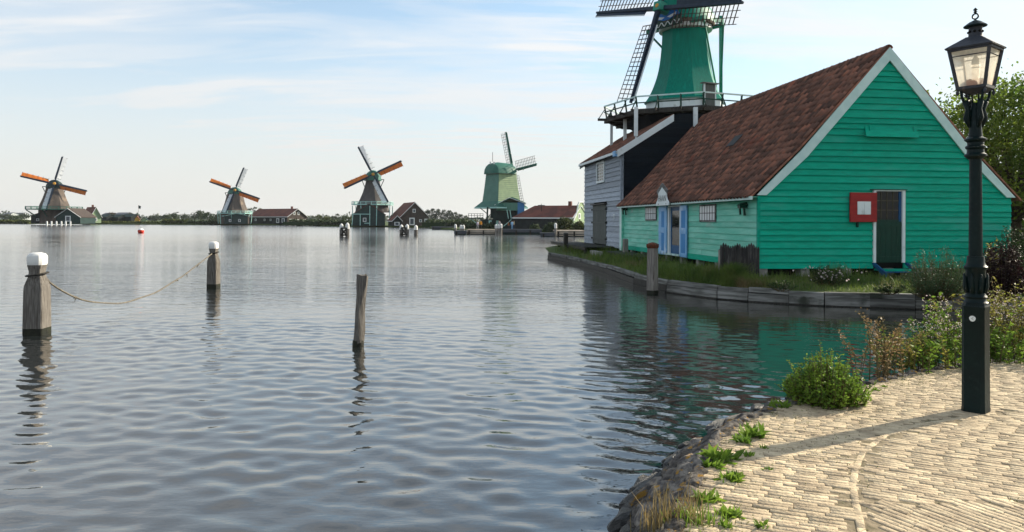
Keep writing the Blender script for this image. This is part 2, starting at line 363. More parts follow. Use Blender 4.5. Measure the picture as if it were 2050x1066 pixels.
# ---- near quay: paving, strip, stone embankment
PZ = .5
edge_in = [(1325, 1100), (1350, 1066), (1372, 1015), (1402, 950), (1440, 872), (1500, 838), (1570, 812), (1660, 792), (1740, 772), (1830, 748), (1900, 738), (2060, 724), (2300, 700)]
E = [G(px, py, PZ) for px, py in edge_in]
E = [Vector((.15, .5, PZ)), Vector((.55, 2.4, PZ))] + E
wat_px = [(1222, 1066), (1262, 1010), (1310, 950), (1350, 900), (1420, 858), (1500, 822), (1560, 794), (1640, 768), (1730, 742), (1800, 722), (1870, 706), (1960, 690), (2060, 672), (2300, 640)]
Wt = [Vector((-.55, .5, -.05)), Vector((.0, 2.6, -.05))] + [G(px, py, -.05) for px, py in wat_px]
def resample(L, k):
    d = [0]
    for a, b in zip(L, L[1:]): d.append(d[-1] + (b - a).length)
    out = []
    for i in range(k):
        s = d[-1] * i / (k - 1); j = max(0, min(len(L) - 2, next((q for q in range(len(d) - 1) if d[q + 1] >= s), len(L) - 2)))
        t = (s - d[j]) / max(1e-9, d[j + 1] - d[j]); out.append(L[j].lerp(L[j + 1], t))
    return out
ER = resample(E, 60); WR = resample(Wt, 60)
def wat_at(i, p):                                   # nearest waterline point to an edge point
    return min(WR, key=lambda q: (q.x - p.x) ** 2 + (q.y - p.y) ** 2)
WM = [wat_at(i, p) for i, p in enumerate(ER)]
mb = MB(); n = len(ER); rows = 6
for j in range(rows):
    f = j / (rows - 1)
    for i in range(n):
        p = ER[i].lerp(WM[i], f); o = (WM[i] - ER[i]).normalized()
        if j == rows - 1: p = p + Vector((o.x * .25, o.y * .25, -.4))
        p.z = p.z - .04 - (.05 * math.sin(math.pi * f)) + rng.normal(0, .008)
        mb.v.append(tuple(p))
mb.f += [(j*n + i, j*n + i + 1, (j+1)*n + i + 1, (j+1)*n + i) for j in range(rows - 1) for i in range(n - 1)]
EMB = mb.build('embankment', SOIL, kind='structure', smooth='all')
SAND = mat('joint_sand', (.30, .24, .16), (.15, .125, .075), 9, rough=.95, bump=.5, coord='World', c3=(.07, .085, .02), s3=1.4, l3=.58, h3=.7)
pav = [(p.x, p.y, PZ - .006) for p in ER] + [(60, ER[-1].y - 4, PZ - .006), (60, -12, PZ - .006), (.15, -12, PZ - .006)]
mb = MB(); mb.add(pav, [tuple(range(len(pav)))]); PAVE = mb.build('pavement', SAND, kind='structure')

def inside(x, y, poly):
    c = False; j = len(poly) - 1
    for i in range(len(poly)):
        xi, yi = poly[i][:2]; xj, yj = poly[j][:2]
        if (yi > y) != (yj > y) and x < (xj - xi) * (y - yi) / (yj - yi) + xi: c = not c
        j = i
    return c
BRICK = mat('paving_brick', (.55, .45, .30), (.38, .30, .20), 6, rough=.85, bump=.6, bscale=40, coord='World', rnd=.22, c3=(.20, .15, .11), s3=16, l3=.60, h3=.74)
strip = [G(px, py, PZ) for px, py in [(1930, 836), (1840, 850), (1771, 871), (1728, 903), (1712, 938), (1707, 973), (1715, 1016), (1726, 1066), (1745, 1140), (1790, 1300)]]
strip = resample(strip, 70)
line2 = [G(px, py, PZ) for px, py in [(1722, 1016), (1849, 1007), (1956, 1003), (2100, 1006), (2400, 1020)]]
def side_strip(x, y):                               # signed distance from the curved strip, positive on its right
    best = 9e9; s = 1
    for a, b in zip(strip, strip[1:]):
        dx, dy = b.x - a.x, b.y - a.y; l = dx*dx + dy*dy
        t = max(0, min(1, ((x - a.x) * dx + (y - a.y) * dy) / l)); qx, qy = a.x + dx*t, a.y + dy*t
        d = math.hypot(x - qx, y - qy)
        if d < best: best = d; s = 1 if (dx * (y - a.y) - dy * (x - a.x)) > 0 else -1
    return best * s
def below_line2(x, y):
    for a, b in zip(line2, line2[1:]):
        if a.x <= x <= b.x: return y < a.y + (b.y - a.y) * (x - a.x) / (b.x - a.x)
    return False
paved = [(p.x, p.y) for p in ER] + [(9.5, ER[-1].y - .4), (9.5, 2.6), (.6, 2.6)]
bricks = []                                          # x, y, angle, length
BLn, BWd = .200, .047
def lay(ang, test, jit):
    c, s = math.cos(ang), math.sin(ang)
    for r in range(-170, 170):
        o = rng.uniform(0, BLn); wob = rng.normal(0, .003)
        for k in range(-40, 40):
            u = (k + .5) * BLn + o; v = r * BWd + wob + .05 * math.sin(u * .5 + 2)
            x, y = 4.0 + u * c - v * s, 5.2 + u * s + v * c
            if 2.7 < y < 13 and .4 < x < 9.5 and abs(x) < y * .80 + .4 and test(x, y): bricks.append((x, y, ang + rng.normal(0, jit)))
okay = lambda x, y: inside(x, y, paved)
def tA(x, y): return side_strip(x, y) < -.042 and okay(x, y)
def tB(x, y): return side_strip(x, y) > .042 and not below_line2(x, y) and okay(x, y)
def tC(x, y): return side_strip(x, y) > .042 and below_line2(x, y) and okay(x, y)
lay(R(-20), tA, .012); lay(R(-27), tB, .014); lay(R(-62), tC, .014)
for a, b in zip(strip, strip[1:]):                   # the curved strip: bricks set end to end
    m_ = (a + b) / 2
    if okay(m_.x, m_.y):
        ang = math.atan2(b.y - a.y, b.x - a.x); nx, ny = -math.sin(ang), math.cos(ang)
        bricks.append((m_.x, m_.y, ang))
def brick_mesh():
    l, w, h, b = BLn * .494, BWd * .486, .05, .0045
    V = [(-l, -w, -h), (l, -w, -h), (l, w, -h), (-l, w, -h), (-l, -w, -b), (l, -w, -b), (l, w, -b), (-l, w, -b),
         (-l + b, -w + b, 0), (l - b, -w + b, 0), (l - b, w - b, 0), (-l + b, w - b, 0)]
    Fc = [(0, 1, 5, 4), (1, 2, 6, 5), (2, 3, 7, 6), (3, 0, 4, 7), (4, 5, 9, 8), (5, 6, 10, 9), (6, 7, 11, 10), (7, 4, 8, 11), (8, 9, 10, 11)]
    return V, Fc
bV, bF = brick_mesh()
bricks.sort(key=lambda q: math.hypot(q[0], q[1]) + (5 if slope else 0))
def in_view(x, y, z):
    px = CX + F * x / y; py = HY - F * (z - CAMZ) / y
    return -20 < px < 2070 and -20 < py < 1086
vis = [q for q in bricks if in_view(q[0], q[1], PZ)]; hid = [q for q in bricks if not in_view(q[0], q[1], PZ)]
bme = npmesh('brick', bV, bF, BRICK)
def brick_pose(q):
    x, y, a = q; return Matrix.Translation((x, y, PZ + rng.normal(0, .0016) + .003 * math.sin(x * 1.7) * math.sin(y * 1.3 + 1))) @ Matrix.Rotation(a, 4, 'Z') @ Matrix.Rotation(rng.normal(0, .014), 4, 'X') @ Matrix.Rotation(rng.normal(0, .009), 4, 'Y')
for q in vis[:300]:
    o = link('brick', bme, PAVE); o.matrix_local = brick_pose(q)
V0 = np.c_[np.array(bV), np.ones(len(bV))]; VV, QQ = [], []
for i, q in enumerate(vis[300:] + hid):
    VV.append((V0 @ np.array(brick_pose(q)).T)[:, :3]); QQ.append(np.array(bF) + i * len(bV))
BR2 = mat('paving_brick_far', (.55, .45, .30), (.36, .285, .19), 6, rough=.85, bump=.6, bscale=40, coord='World', c3=(.24, .18, .13), s3=14, l3=.60, h3=.74)
link('paving_bricks', npmesh('paving_bricks', np.concatenate(VV), np.concatenate(QQ), BR2), PAVE, 'stuff')

# stones of the embankment
STONE = mat('embankment_stone', (.25, .225, .195), (.085, .078, .075), 2.2, rough=.85, bump=.9, bscale=12, coord='Object', rnd=.45, c3=(.36, .20, .035), s3=1.6, l3=.58, h3=.66, bdist=.05)
WETST = mat('wet_stone', (.050, .048, .045), (.022, .022, .022), 3, rough=.35, bump=.9, bscale=12, rnd=.4, spec=.4, bdist=.05)
def rock_mesh(seed, sub=2):
    import bmesh
    r = np.random.default_rng(seed); bm = bmesh.new(); bmesh.ops.create_icosphere(bm, subdivisions=sub, radius=1)
    pl = [(Vector(r.normal(size=3)).normalized(), r.uniform(.55, .85)) for _ in range(9)]
    for v in bm.verts:
        for nrm, d in pl:
            k = v.co.dot(nrm)
            if k > d: v.co -= nrm * (k - d)
        v.co *= 1 + r.normal(0, .025)
    me = bpy.data.meshes.new('stone'); bm.to_mesh(me); bm.free(); me.materials.append(STONE); me2 = me.copy(); me2.materials[0] = WETST; return me, me2
ROCKS = [rock_mesh(100 + i) for i in range(9)]
def place_rock(p, sx, sy, sz, a, tilt=0.0, ax=(1, 0, 0), parent=EMB):
    o = link('stone', random.choice(ROCKS)[1 if p[2] < .13 else 0], parent)
    o.matrix_local = Matrix.Translation(p) @ Matrix.Rotation(tilt, 4, Vector(ax)) @ Matrix.Rotation(a, 4, 'Z') @ Matrix.Diagonal((sx, sy, sz, 1)); return o
nst = 0; tot = len(ER)
for i in range(9, tot - 14):
    e, w = ER[i], WM[i]; L_ = (w - e); hl = math.hypot(L_.x, L_.y)
    step = (ER[i + 1] - e); ang = math.atan2(step.y, step.x); near = e.y < 6.2
    ax = Vector((step.x, step.y, 0)).normalized(); tl = math.atan2(.5, max(.2, hl))
    rows_ = max(2, int(hl / .155)) if near else 2
    for sub in ((0, .55) if near else (0,)):
        b0 = e + step * sub
        # edging row at the pavement's rim
        place_rock(b0 + Vector((L_.x, L_.y, 0)) * .03 + Vector((0, 0, -.012)), .085 + rng.uniform(0, .03), .06 + rng.uniform(0, .02), .05, ang + rng.normal(0, .25))
        for k in range(rows_):
            f = (k + .7 + rng.normal(0, .15)) / (rows_ + .3); q = b0 + L_ * f + step * rng.uniform(-.25, .25); s = rng.uniform(.07, .16)
            q.z += .03 - .035 * math.sin(math.pi * max(0, min(1, f)))
            place_rock(q, s * rng.uniform(1.0, 1.9), s * rng.uniform(.7, 1.1), s * rng.uniform(.35, .7), ang + rng.normal(0, .5), -tl * .8, ax)
# ================================================================== green barn
ZB = .56
BARN = thing('timber_barn', 'large green weatherboarded barn with white gable edging and a red pantile roof', 'barn', (BF.x, BF.y, ZB), 7.0)
XC = BW / 2
PROF = [(-.10, 3.00), (1.30, 4.36), (XC, 7.58), (BW - 1.30, 4.36), (BW + .10, 3.00)]
def inset(z):
    if z <= 3.1: return 0.0
    if z <= 4.36: return (z - 3.1) / 1.26 * 1.32
    return min(XC - .02, 1.32 + (z - 4.36) / 3.2 * (XC - 1.32))
H = lambda px, py: BF.hit(px, py, 'y', 0.0)          # on the gable
S = lambda px, py: BF.hit(px, py, 'x', 0.0)          # on the long side wall
# door opening and board lines of the gable
dl, dr = H(1746, 500).x, H(1808, 500).x; dz0, dz1 = H(1777, 526).z, H(1777, 383.5).z
z = .79; zs = [z]
lines = [.79, .985, 1.195, 1.41, 1.62, 1.80, 1.97, 2.20, 2.39, 2.55, 2.79, 2.98]
zs = lines[:]
while zs[-1] < 7.1: zs.append(zs[-1] + rng.choice([.17, .19, .20, .22, .23, .25]))
for i, (a, b) in enumerate(zip(zs, zs[1:])):
    b2 = b + .02; segs = [(inset(a), inset(b2), BW - inset(a), BW - inset(b2))]
    if a < dz1 and b > dz0 - .02: segs = [(inset(a), inset(b2), dl, dl), (dr, dr, BW - inset(a), BW - inset(b2))]
    for x0, x1, x2, x3 in segs:
        if x2 - x0 < .1: continue
        if x2 - x0 > 4.5 and rng.random() < .45:      # butt joint
            m_ = x0 + (x2 - x0) * rng.uniform(.25, .75); sub_ = [(x0, x1, m_ - .003, m_ - .003), (m_ + .003, m_ + .003, x2, x3)]
        else: sub_ = [(x0, x1, x2, x3)]
        for x0, x1, x2, x3 in sub_: MB().hexa([(x0, -.060, a), (x2, -.060, a), (x2, .02, a), (x0, .02, a), (x1, -.012, b2), (x3, -.012, b2), (x3, .02, b2), (x1, .02, b2)]).build('board', GREEN, BARN)
MB().prism([(inset(z_), .03, z_) for z_ in (.82, 3.1, 4.36, 7.4)] + [(BW - inset(z_), .03, z_) for z_ in (7.4, 4.36, 3.1, .82)], (0, .06, 0)).build('gable_wall', VOID, BARN)
# gable edging
def offs(P3, w):
    out = []
    for i in range(len(P3)):
        if i == 0 or i == len(P3) - 1:
            a, b = (P3[0], P3[1]) if i == 0 else (P3[-2], P3[-1]); dx, dz = b[0] - a[0], b[1] - a[1]; l = math.hypot(dx, dz)
            out.append((P3[i][0] + dz / l * w, P3[i][1] - dx / l * w))
        else:
            (ax, az), (bx, bz), (cx, cz) = P3[i-1], P3[i], P3[i+1]
            n1 = Vector((bz - az, -(bx - ax))).normalized(); n2 = Vector((cz - bz, -(cx - bx))).normalized(); m_ = (n1 + n2); m_ *= w / m_.dot(n1) if m_.dot(n1) else w
            out.append((bx + m_.x, bz + m_.y))
    return out
INN = offs(PROF, .27)
INN[0] = (.20, 3.00); INN[-1] = (BW - .20, 3.00)
for i in range(4):
    a, b, c, d = PROF[i], PROF[i+1], INN[i+1], INN[i]
    MB().prism([(a[0], -.10, a[1]), (b[0], -.10, b[1]), (c[0], -.10, c[1]), (d[0], -.10, d[1])], (0, .045, 0)).build('bargeboard', MINT, BARN)
# side wall boards with its door opening
sl_, sr_ = S(1366, 450).y, S(1341, 450).y            # door opening, near and far jamb
sd0, sd1 = .90, 2.78
zz = [1.0, 1.2, 1.41, 1.60, 1.80, 2.02, 2.20, 2.42, 2.62, 2.80, 2.96]
for a, b in zip(zz, zz[1:]):
    b2 = b + .02
    for y0, y1 in ((0.0, sl_), (sr_, BL)):
        if (y1 - y0) > 5 and rng.random() < .5:
            m_ = y0 + (y1 - y0) * rng.uniform(.3, .7); parts = [(y0, m_ - .006), (m_ + .006, y1)]
        else: parts = [(y0, y1)]
        for p, q in parts:
            MB().hexa([(-.045, p, a), (.02, p, a), (.02, q, a), (-.045, q, a), (-.012, p, b2), (.02, p, b2), (.02, q, b2), (-.012, q, b2)]).build('board', PALEG, BARN)
MB().box(.03, .09, .1, BL, .8, 2.98).build('side_wall', VOID, BARN)
MB().box(-.055, .02, 0, sl_ - .35, .80, .995).build('skirting_board', GREEN, BARN)
MB().box(-.055, .02, sr_ + .4, BL, .80, .995).build('skirting_board', GREEN, BARN)
MB().box(-.056, .03, -.056, .03, .80, 2.98).build('corner_board', GREEN, BARN)
MB().box(-.34, -.24, -.10, BL - .02, 2.86, 2.965).build('gutter', MINT, BARN)
MB().box(-.24, -.02, -.02, BL - .02, 2.935, 2.96).build('soffit', PALEG, BARN)
MB().box(.35, BW - .3, .55, BL, .3, .80).build('underfloor_shade', VOID, BARN)  # recessed dark block painted as the shade below the floor
MB().box(.05, BW - .05, .12, BL, .775, .82).build('floor', VOID, BARN)
for x in (.0, 1.35, 2.7, 4.1, 5.5, 6.9, BW - .3): MB().box(x, x + .28, -.02, .3, .45, .79).build('pier', CONC, BARN)
for y in np.arange(1.3, BL - 1, 1.7): MB().box(.0, .22, y, y + .25, .45, .80).build('pier', CONC, BARN)
# roof
RP = [(-.34, 2.93), (1.24, 4.44), (XC, 7.60)]
mb = MB()
for sgn in (0, 1):
    pts = RP if not sgn else [(BW - x, z_) for x, z_ in RP]
    for (ax, az), (bx, bz) in zip(pts, pts[1:]):
        dx, dz = bx - ax, bz - az; l = math.hypot(dx, dz); nx, nz = (-dz / l, dx / l) if not sgn else (dz / l, -dx / l)
        w = -.05
        mb.hexa([(ax, -.08, az), (ax, BL, az), (ax + nx*w, BL, az + nz*w), (ax + nx*w, -.08, az + nz*w), (bx, -.08, bz), (bx, BL, bz), (bx + nx*w, BL, bz + nz*w), (bx + nx*w, -.08, bz + nz*w)])
ROOF = mb.build('roof', TILE, BARN)
TW, TR = .245, .325
def tile_mesh():
    us = [0, .18, .36, .58, .80, 1.0]; hs = [.012, .0, .010, .078, .086, .016]; V, Q = [], []
    for b_, lift in ((0, .014), (TR * 1.12, .004)):
        for u, h in zip(us, hs): V.append((u * TW * 1.04, b_, h + lift))
    for u, h in zip(us, hs): V.append((u * TW * 1.04, 0.004, h - .006))
    k = len(us)
    for i in range(k - 1): Q.append((i, i + 1, k + i + 1, k + i)); Q.append((2*k + i, 2*k + i + 1, i + 1, i))
    return np.array(V), np.array(Q)
tV, tQ = tile_mesh(); tme = npmesh('tile', tV, tQ, TILE, False)
def slope_pose(pts, s):
    acc = 0
    for (ax, az), (bx, bz) in zip(pts, pts[1:]):
        l = math.hypot(bx - ax, bz - az)
        if s <= acc + l or (bx, bz) == pts[-1]:
            f = (s - acc) / l; return ax + (bx - ax) * f, az + (bz - az) * f, (bx - ax) / l, (bz - az) / l
        acc += l
def tile_poses(pts, y0, y1, L):
    out = []
    for r in range(int(L / TR) + 1):
        x, z_, tx, tz = slope_pose(pts, min(r * TR - .03, L - TR * .5))
        for k in range(int((y1 - y0) / TW)):
            out.append(Matrix(((0, tx, -tz, x), (-1, 0, 0, y1 - k * TW + rng.normal(0, .004)), (0, tz, tx, z_), (0, 0, 0, 1))) @ Matrix.Rotation(rng.normal(0, .02), 4, 'X'))
    return out
def tiles_on(parent, poses, n_obj, key):
    poses.sort(key=key); z0 = ZO[parent]
    for M_ in poses[:n_obj]:
        o = link('tile', tme, parent); o.matrix_local = Matrix.Translation((0, 0, -z0)) @ M_
    A = np.c_[tV, np.ones(len(tV))]; VV = []; QQ = []
    for i, M_ in enumerate(poses[n_obj:]):
        VV.append((A @ np.array(M_).T)[:, :3] - [0, 0, z0]); QQ.append(tQ + i * len(tV))
    if VV:
        me = npmesh('roof_tiles', np.concatenate(VV), np.concatenate(QQ), TILE); at = me.attributes.new('tone', 'FLOAT', 'POINT'); at.data.foreach_set('value', np.repeat(rng.uniform(0, 1, len(VV)), len(tV)).astype(np.float32)); link('roof_tiles', me, parent, 'stuff')
LS = sum(math.hypot(b[0] - a[0], b[1] - a[1]) for a, b in zip(RP, RP[1:]))
tiles_on(ROOF, tile_poses(RP, -.06, BL, LS), 300, lambda M_: M_[1][3])
for i in range(40):
    y = -.05 + i * .367; mb = MB(); b0 = 0
    for yy, rr in ((y, .115), (y + .38, .10)):
        for k in range(7):
            t = math.pi * k / 6; mb.v.append((XC + rr * 1.15 * math.cos(t), yy, 7.56 + rr * math.sin(t)))
    mb.f += [(k, k + 1, 8 + k, 7 + k) for k in range(6)]; mb.build('ridge_tile', TILE, ROOF, 'all')
# roof light
p = BF.loc(*P(1473, 281, 27.0).xy)
x, z_, tx, tz = slope_pose(RP, 3.3)
yy = BF.hit(1473, 281, 'x', x).y
nx, nz = -tz, tx
def onroof(s, y, h): a, b, c, d = slope_pose(RP, s); return (a - d * h, y, b + c * h)
mb = MB().hexa([onroof(3.05, yy - .35, .02), onroof(3.05, yy + .35, .02), onroof(3.62, yy + .35, .02), onroof(3.62, yy - .35, .02), onroof(3.05, yy - .35, .11), onroof(3.05, yy + .35, .11), onroof(3.62, yy + .35, .11), onroof(3.62, yy - .35, .11)])
rl = mb.build('roof_light', IRON, ROOF)
# gable door
def vbox(name, x0, x1, z0, z1, y0, y1, m, par=BARN): return MB().box(x0, x1, y0, y1, z0, z1).build(name, m, par)
vbox('door_jamb', dl - .01, dl + .075, dz0, dz1, -.085, .0, WHITEP); vbox('door_jamb', dr - .085, dr + .01, dz0, dz1, -.085, .0, WHITEP)
vbox('door_lintel', dl - .01, dr + .01, dz1, dz1 + .035, -.088, .0, WHITEP)
vbox('drip_board', dl - .12, dr + .05, dz1 + .037, dz1 + .06, -.12, .0, DKGREEN)
mid = H(1777, 444).z; x0, x1 = dl + .075, dr - .085
DOOR = vbox('door', x0, x1, dz0, mid, -.03, .01, DKGREEN)
for k in range(5):
    w = (x1 - x0) / 5; vbox('door_plank', x0 + k * w + .004, x0 + (k + 1) * w - .004, dz0 + .01, mid - .005, -.042, -.031, DKGREEN, DOOR)
vbox('door_rail', x0 + .01, x1 - .01, mid - .14, mid - .05, -.055, -.043, DKGREEN, DOOR); vbox('door_rail', x0 + .01, x1 - .01, dz0 + .1, dz0 + .19, -.055, -.043, DKGREEN, DOOR)
gx1 = x1 - .085
WIN = vbox('fanlight_frame', gx1, x1, mid, dz1, -.03, .01, BLUEP)
vbox('fanlight_rail', x0, gx1, mid, mid + .06, -.03, .01, DKGREEN, WIN)
for i in range(4):
    for j in range(3):
        w, h = (gx1 - x0) / 4, (dz1 - mid - .06) / 3
        vbox('pane', x0 + i * w + .008, x0 + (i + 1) * w - .008, mid + .06 + j * h + .008, mid + .06 + (j + 1) * h - .008, -.012, -.006, PANE, WIN)
DGOLD = mat('glazing_bar_paint', (.10, .09, .05), (.07, .065, .04), 5)
for i in range(1, 4): vbox('glazing_bar', x0 + i * (gx1 - x0) / 4 - .009, x0 + i * (gx1 - x0) / 4 + .009, mid + .06, dz1, -.026, .0, DGOLD, WIN)
for j in range(1, 3):
    zc = mid + .06 + j * (dz1 - mid - .06) / 3; vbox('glazing_bar', x0, gx1, zc - .012, zc + .012, -.028, .0, DGOLD, WIN)
# red upper leaf swung open, with a white notice on it
a, b = H(1697, 386), H(1750, 445); SH = vbox('red_shutter', a.x, b.x, b.z, a.z, -.135, -.095, RED)
zt = a.z - .32 * (a.z - b.z)
vbox('shutter_board', a.x + .01, b.x - .01, zt + .004, a.z - .006, -.15, -.136, RED, SH); vbox('shutter_board', a.x + .01, b.x - .01, b.z + .006, b.z + .25 * (a.z - b.z), -.15, -.136, RED, SH)
c, d = H(1711, 404), H(1737, 430); xm = (c.x + d.x) / 2
vbox('notice', c.x, xm - .004, d.z, c.z, -.158, -.137, WHITEP, SH); vbox('notice', xm + .004, d.x, d.z, c.z, -.158, -.137, WHITEP, SH)
e = H(1713, 452); vbox('shutter_stay', e.x - .02, e.x + .02, e.z - .05, b.z, -.13, -.05, DKGREEN, SH)
# hatch in the gable
a, b = H(1729, 254), H(1831, 277)
HT = MB().hexa([(a.x, -.16, b.z), (b.x, -.16, b.z), (b.x, -.12, b.z), (a.x, -.12, b.z), (a.x, -.07, a.z), (b.x, -.07, a.z), (b.x, -.03, a.z), (a.x, -.03, a.z)]).build('hatch', GREEN, BARN)
zm = (a.z + b.z) / 2 + .02
MB().hexa([(a.x - .03, -.18, b.z), (b.x + .02, -.18, b.z), (b.x + .02, -.165, b.z), (a.x - .03, -.165, b.z), (a.x - .03, -.14, zm), (b.x + .02, -.14, zm), (b.x + .02, -.125, zm), (a.x - .03, -.125, zm)]).build('hatch_board', GREEN, HT)
for x in (a.x + .12, b.x - .12): vbox('hatch_strap', x, x + .05, zm, a.z + .02, -.125, -.06, GREEN, HT)
# step
for x in (dl - .06, dr + .0):
    MB().prism([(x, -.09, dz0), (x, -.09, dz0 - .05), (x, -.65, dz0 - .40), (x, -.75, dz0 - .40), (x, -.75, dz0 - .26), (x, -.17, dz0)], (.055, 0, 0)).build('step_side', BLUEP, BARN)
vbox('step_tread', dl - .0, dr - .0, dz0 - .23, dz0 - .18, -.58, -.1, GREEN); vbox('step_riser', dl, dr, dz0 - .27, dz0 - .232, -.6, -.56, BLUEP)
# side door, shutters, windows, lamps
def sbox(name, y0, y1, z0, z1, x0, x1, m, par=BARN): return MB().box(x0, x1, y0, y1, z0, z1).build(name, m, par)
sbox('door_jamb', sl_ - .005, sl_ + .08, sd0, sd1, -.09, .02, WHITEP); sbox('door_jamb', sr_ - .12, sr_ + .005, sd0, sd1, -.09, .02, WHITEP)
sbox('door_lintel', sl_, sr_, sd1, sd1 + .08, -.085, .02, WHITEP); sbox('door_sill', sl_ - .05, sr_ + .05, sd0 - .06, sd0, -.16, .02, MINT)
SD = sbox('glazed_door', sl_ + .08, sr_ - .12, sd0, sd1, .0, .028, BLUEP)
sbox('pane', sl_ + .2, sr_ - .28, sd0 + .35, sd1 - .15, -.012, -.001, PANE, SD)
a, b = S(1339.5, 450).y, S(1323.5, 450).y
LSH = sbox('blue_shutter', a, b, .82, 2.82, -.11, -.07, SKYBLUE)
for z0, z1 in ((.98, 1.72), (1.95, 2.62)): sbox('shutter_panel', a + .3, b - .35, z0, z1, -.113, -.1105, BLUEP if 0 else mat('mid_blue_paint', (.07, .26, .55), (.06, .22, .48), 2), LSH)
for z0, z1 in ((.84, .96), (1.74, 1.93), (2.64, 2.80)): sbox('shutter_rail', a + .02, b - .02, z0, z1, -.125, -.111, SKYBLUE, LSH)
RSH = sbox('blue_shutter', sl_ - .74, sl_ - .02, .82, 2.82, -.11, -.07, SKYBLUE)        # the near leaf, folded back on the wall
for z0, z1 in ((.98, 1.72), (1.95, 2.62)): sbox('shutter_panel', sl_ - .60, sl_ - .16, z0, z1, -.113, -.1105, MATS['mid_blue_paint'], RSH)
for z0, z1 in ((.84, .96), (1.74, 1.93), (2.64, 2.80)): sbox('shutter_rail', sl_ - .72, sl_ - .04, z0, z1, -.125, -.111, SKYBLUE, RSH)
for pa, pb in (((1295, 417), (1316, 440)), ((1404.5, 413), (1435, 442))):
    a, b = S(*pa), S(*pb); y0, y1, z0, z1 = b.y, a.y, b.z, a.z
    WF = sbox('window', y0 - .05, y1 + .05, z0 - .05, z1 + .05, -.065, -.045, GREYWOODH)
    nb = 6; w = (y1 - y0) / nb
    for i in range(nb):
        for j in range(2):
            h = (z1 - z0) / 2; sbox('pane', y0 + i * w + .10 * w, y0 + (i + 1) * w - .10 * w, z0 + j * h + .015, z0 + (j + 1) * h - .015, -.0715, -.0665, MATS.get('sky_reflection_pane') or mat('sky_reflection_pane', (.70, .72, .73), (.64, .66, .67), 2, rough=.10), WF)  # white base colour stands in for the sky mirrored in the glass
    for i in range(nb + 1): sbox('bar', y0 + i * w - .10 * w, y0 + i * w + .10 * w, z0, z1, -.074, -.066, IRON, WF)
for px, py in ((1257, 421), (1497, 416)):
    a = S(px, py); y = a.y
    LM = MB().box(-.30, -.05, y - .08, y + .08, a.z - .02, a.z + .06).build('wall_lamp', DKGREEN, BARN)
    MB().hexa([(-.33, y - .12, a.z + .06), (-.04, y - .12, a.z + .06), (-.04, y + .12, a.z + .06), (-.33, y + .12, a.z + .06), (-.26, y - .03, a.z + .13), (-.04, y - .03, a.z + .17), (-.04, y + .03, a.z + .17), (-.26, y + .03, a.z + .13)]).build('lamp_hood', DKGREEN, LM)
    MB().beam((-.26, y, a.z - .02), (-.24, y, a.z - .22), .05, .05).build('lamp_arm', DKGREEN, LM); MB().beam((-.12, y, a.z - .02), (-.1, y, a.z - .25), .06, .06).build('lamp_arm', DKGREEN, LM)

def text(txt, size, m, parent, M_, ext=.004, sx=1.0):
    cu = bpy.data.curves.new('lettering', 'FONT'); cu.body = txt; cu.size = size; cu.extrude = ext; cu.align_x = 'CENTER'
    ob = bpy.data.objects.new('lettering', cu); col.objects.link(ob); bpy.context.view_layer.update()
    me = bpy.data.meshes.new_from_object(ob.evaluated_get(bpy.context.evaluated_depsgraph_get())); bpy.data.objects.remove(ob)
    me.materials.clear(); me.materials.append(m); me.transform(Matrix.Diagonal((sx, 1, 1, 1)))
    o = link('lettering', me, parent); o.matrix_local = Matrix.Translation((0, 0, -ZO.get(parent, 0))) @ M_; return o
# name board over the side door: reads HAAN
a, b = S(1333.5, 405), S(1360, 402); yc = (a.y + b.y) / 2; hw = (a.y - b.y) / 2 * .98; zb = 2.84
outl = [(1.0, 0), (1.0, .13), (.78, .25), (.66, .40), (.62, .66), (.0, .93), (-.62, .66), (-.66, .40), (-.78, .25), (-1.0, .13), (-1.0, 0)]
NB = MB().prism([(-.40, yc + u * hw, zb + v * .86) for u, v in outl], (-.04, 0, 0)).build('name_board', WHITEP, BARN)
for s_ in (-1, 1):
    MB().beam((-.43, yc, zb + .84), (-.43, yc + s_ * hw * .82, zb + .53), .16, .035, (1, 0, 0)).build('board_hood', GREYWOODH, NB)
facing = Matrix(((0, 0, -1, 0), (-1, 0, 0, 0), (0, 1, 0, 0), (0, 0, 0, 1)))
text('HAAN', .36, mat('grey_lettering', (.16, .17, .17), (.13, .14, .14), 5), NB, Matrix.Translation((-.4425, yc, zb + .17)) @ facing, sx=hw * 2 * .60 / .96)
for s_ in (-1, 1): MB().lathe([(.03, -.445), (.03, -.43)], 8).build('bolt', IRON, NB).matrix_local = Matrix.Translation((0, yc + s_ * hw * .62, zb + .06 - ZB)) @ Matrix(((0, 0, 1, 0), (1, 0, 0, 0), (0, 1, 0, 0), (0, 0, 0, 1))) @ Matrix.Translation((0, 0, ZB))

# ================================================================== black timber house under the mill
ML = 8.7
MH = thing('mill_house', 'tall blue black weatherboarded house below the near windmill with a narrow white window', 'house', (*BF.wor(0, BL), ZB), 7.0)
MF = Frame(*BF.wor(0, BL), 7.0)
T = lambda px, py: MF.hit(px, py, 'x', 0.0)
ez = 5.70; w0, w1 = T(1212, 325), T(1197, 365)
dy0, dy1, dzt, dzb = T(1215.5, 450).y, T(1189, 450).y, T(1202, 411).z, .90
zz = [.80]
while zz[-1] < ez - .1: zz.append(min(ez, zz[-1] + rng.choice([.22, .24, .26, .28, .30])))
for a, b in zip(zz, zz[1:]):
    cuts = [(0, ML)]
    if a < dzt and b > dzb: cuts = [(0, dy0), (dy1, ML)]
    elif a < w0.z and b > w1.z: cuts = [(0, w0.y), (w1.y, ML)]
    for p, q in cuts:
        MB().hexa([(-.06, p, a), (.03, p, a), (.03, q, a), (-.06, q, a), (-.012, p, b + .02), (.03, p, b + .02), (.03, q, b + .02), (-.012, q, b + .02)]).build('board', TAR, MH)
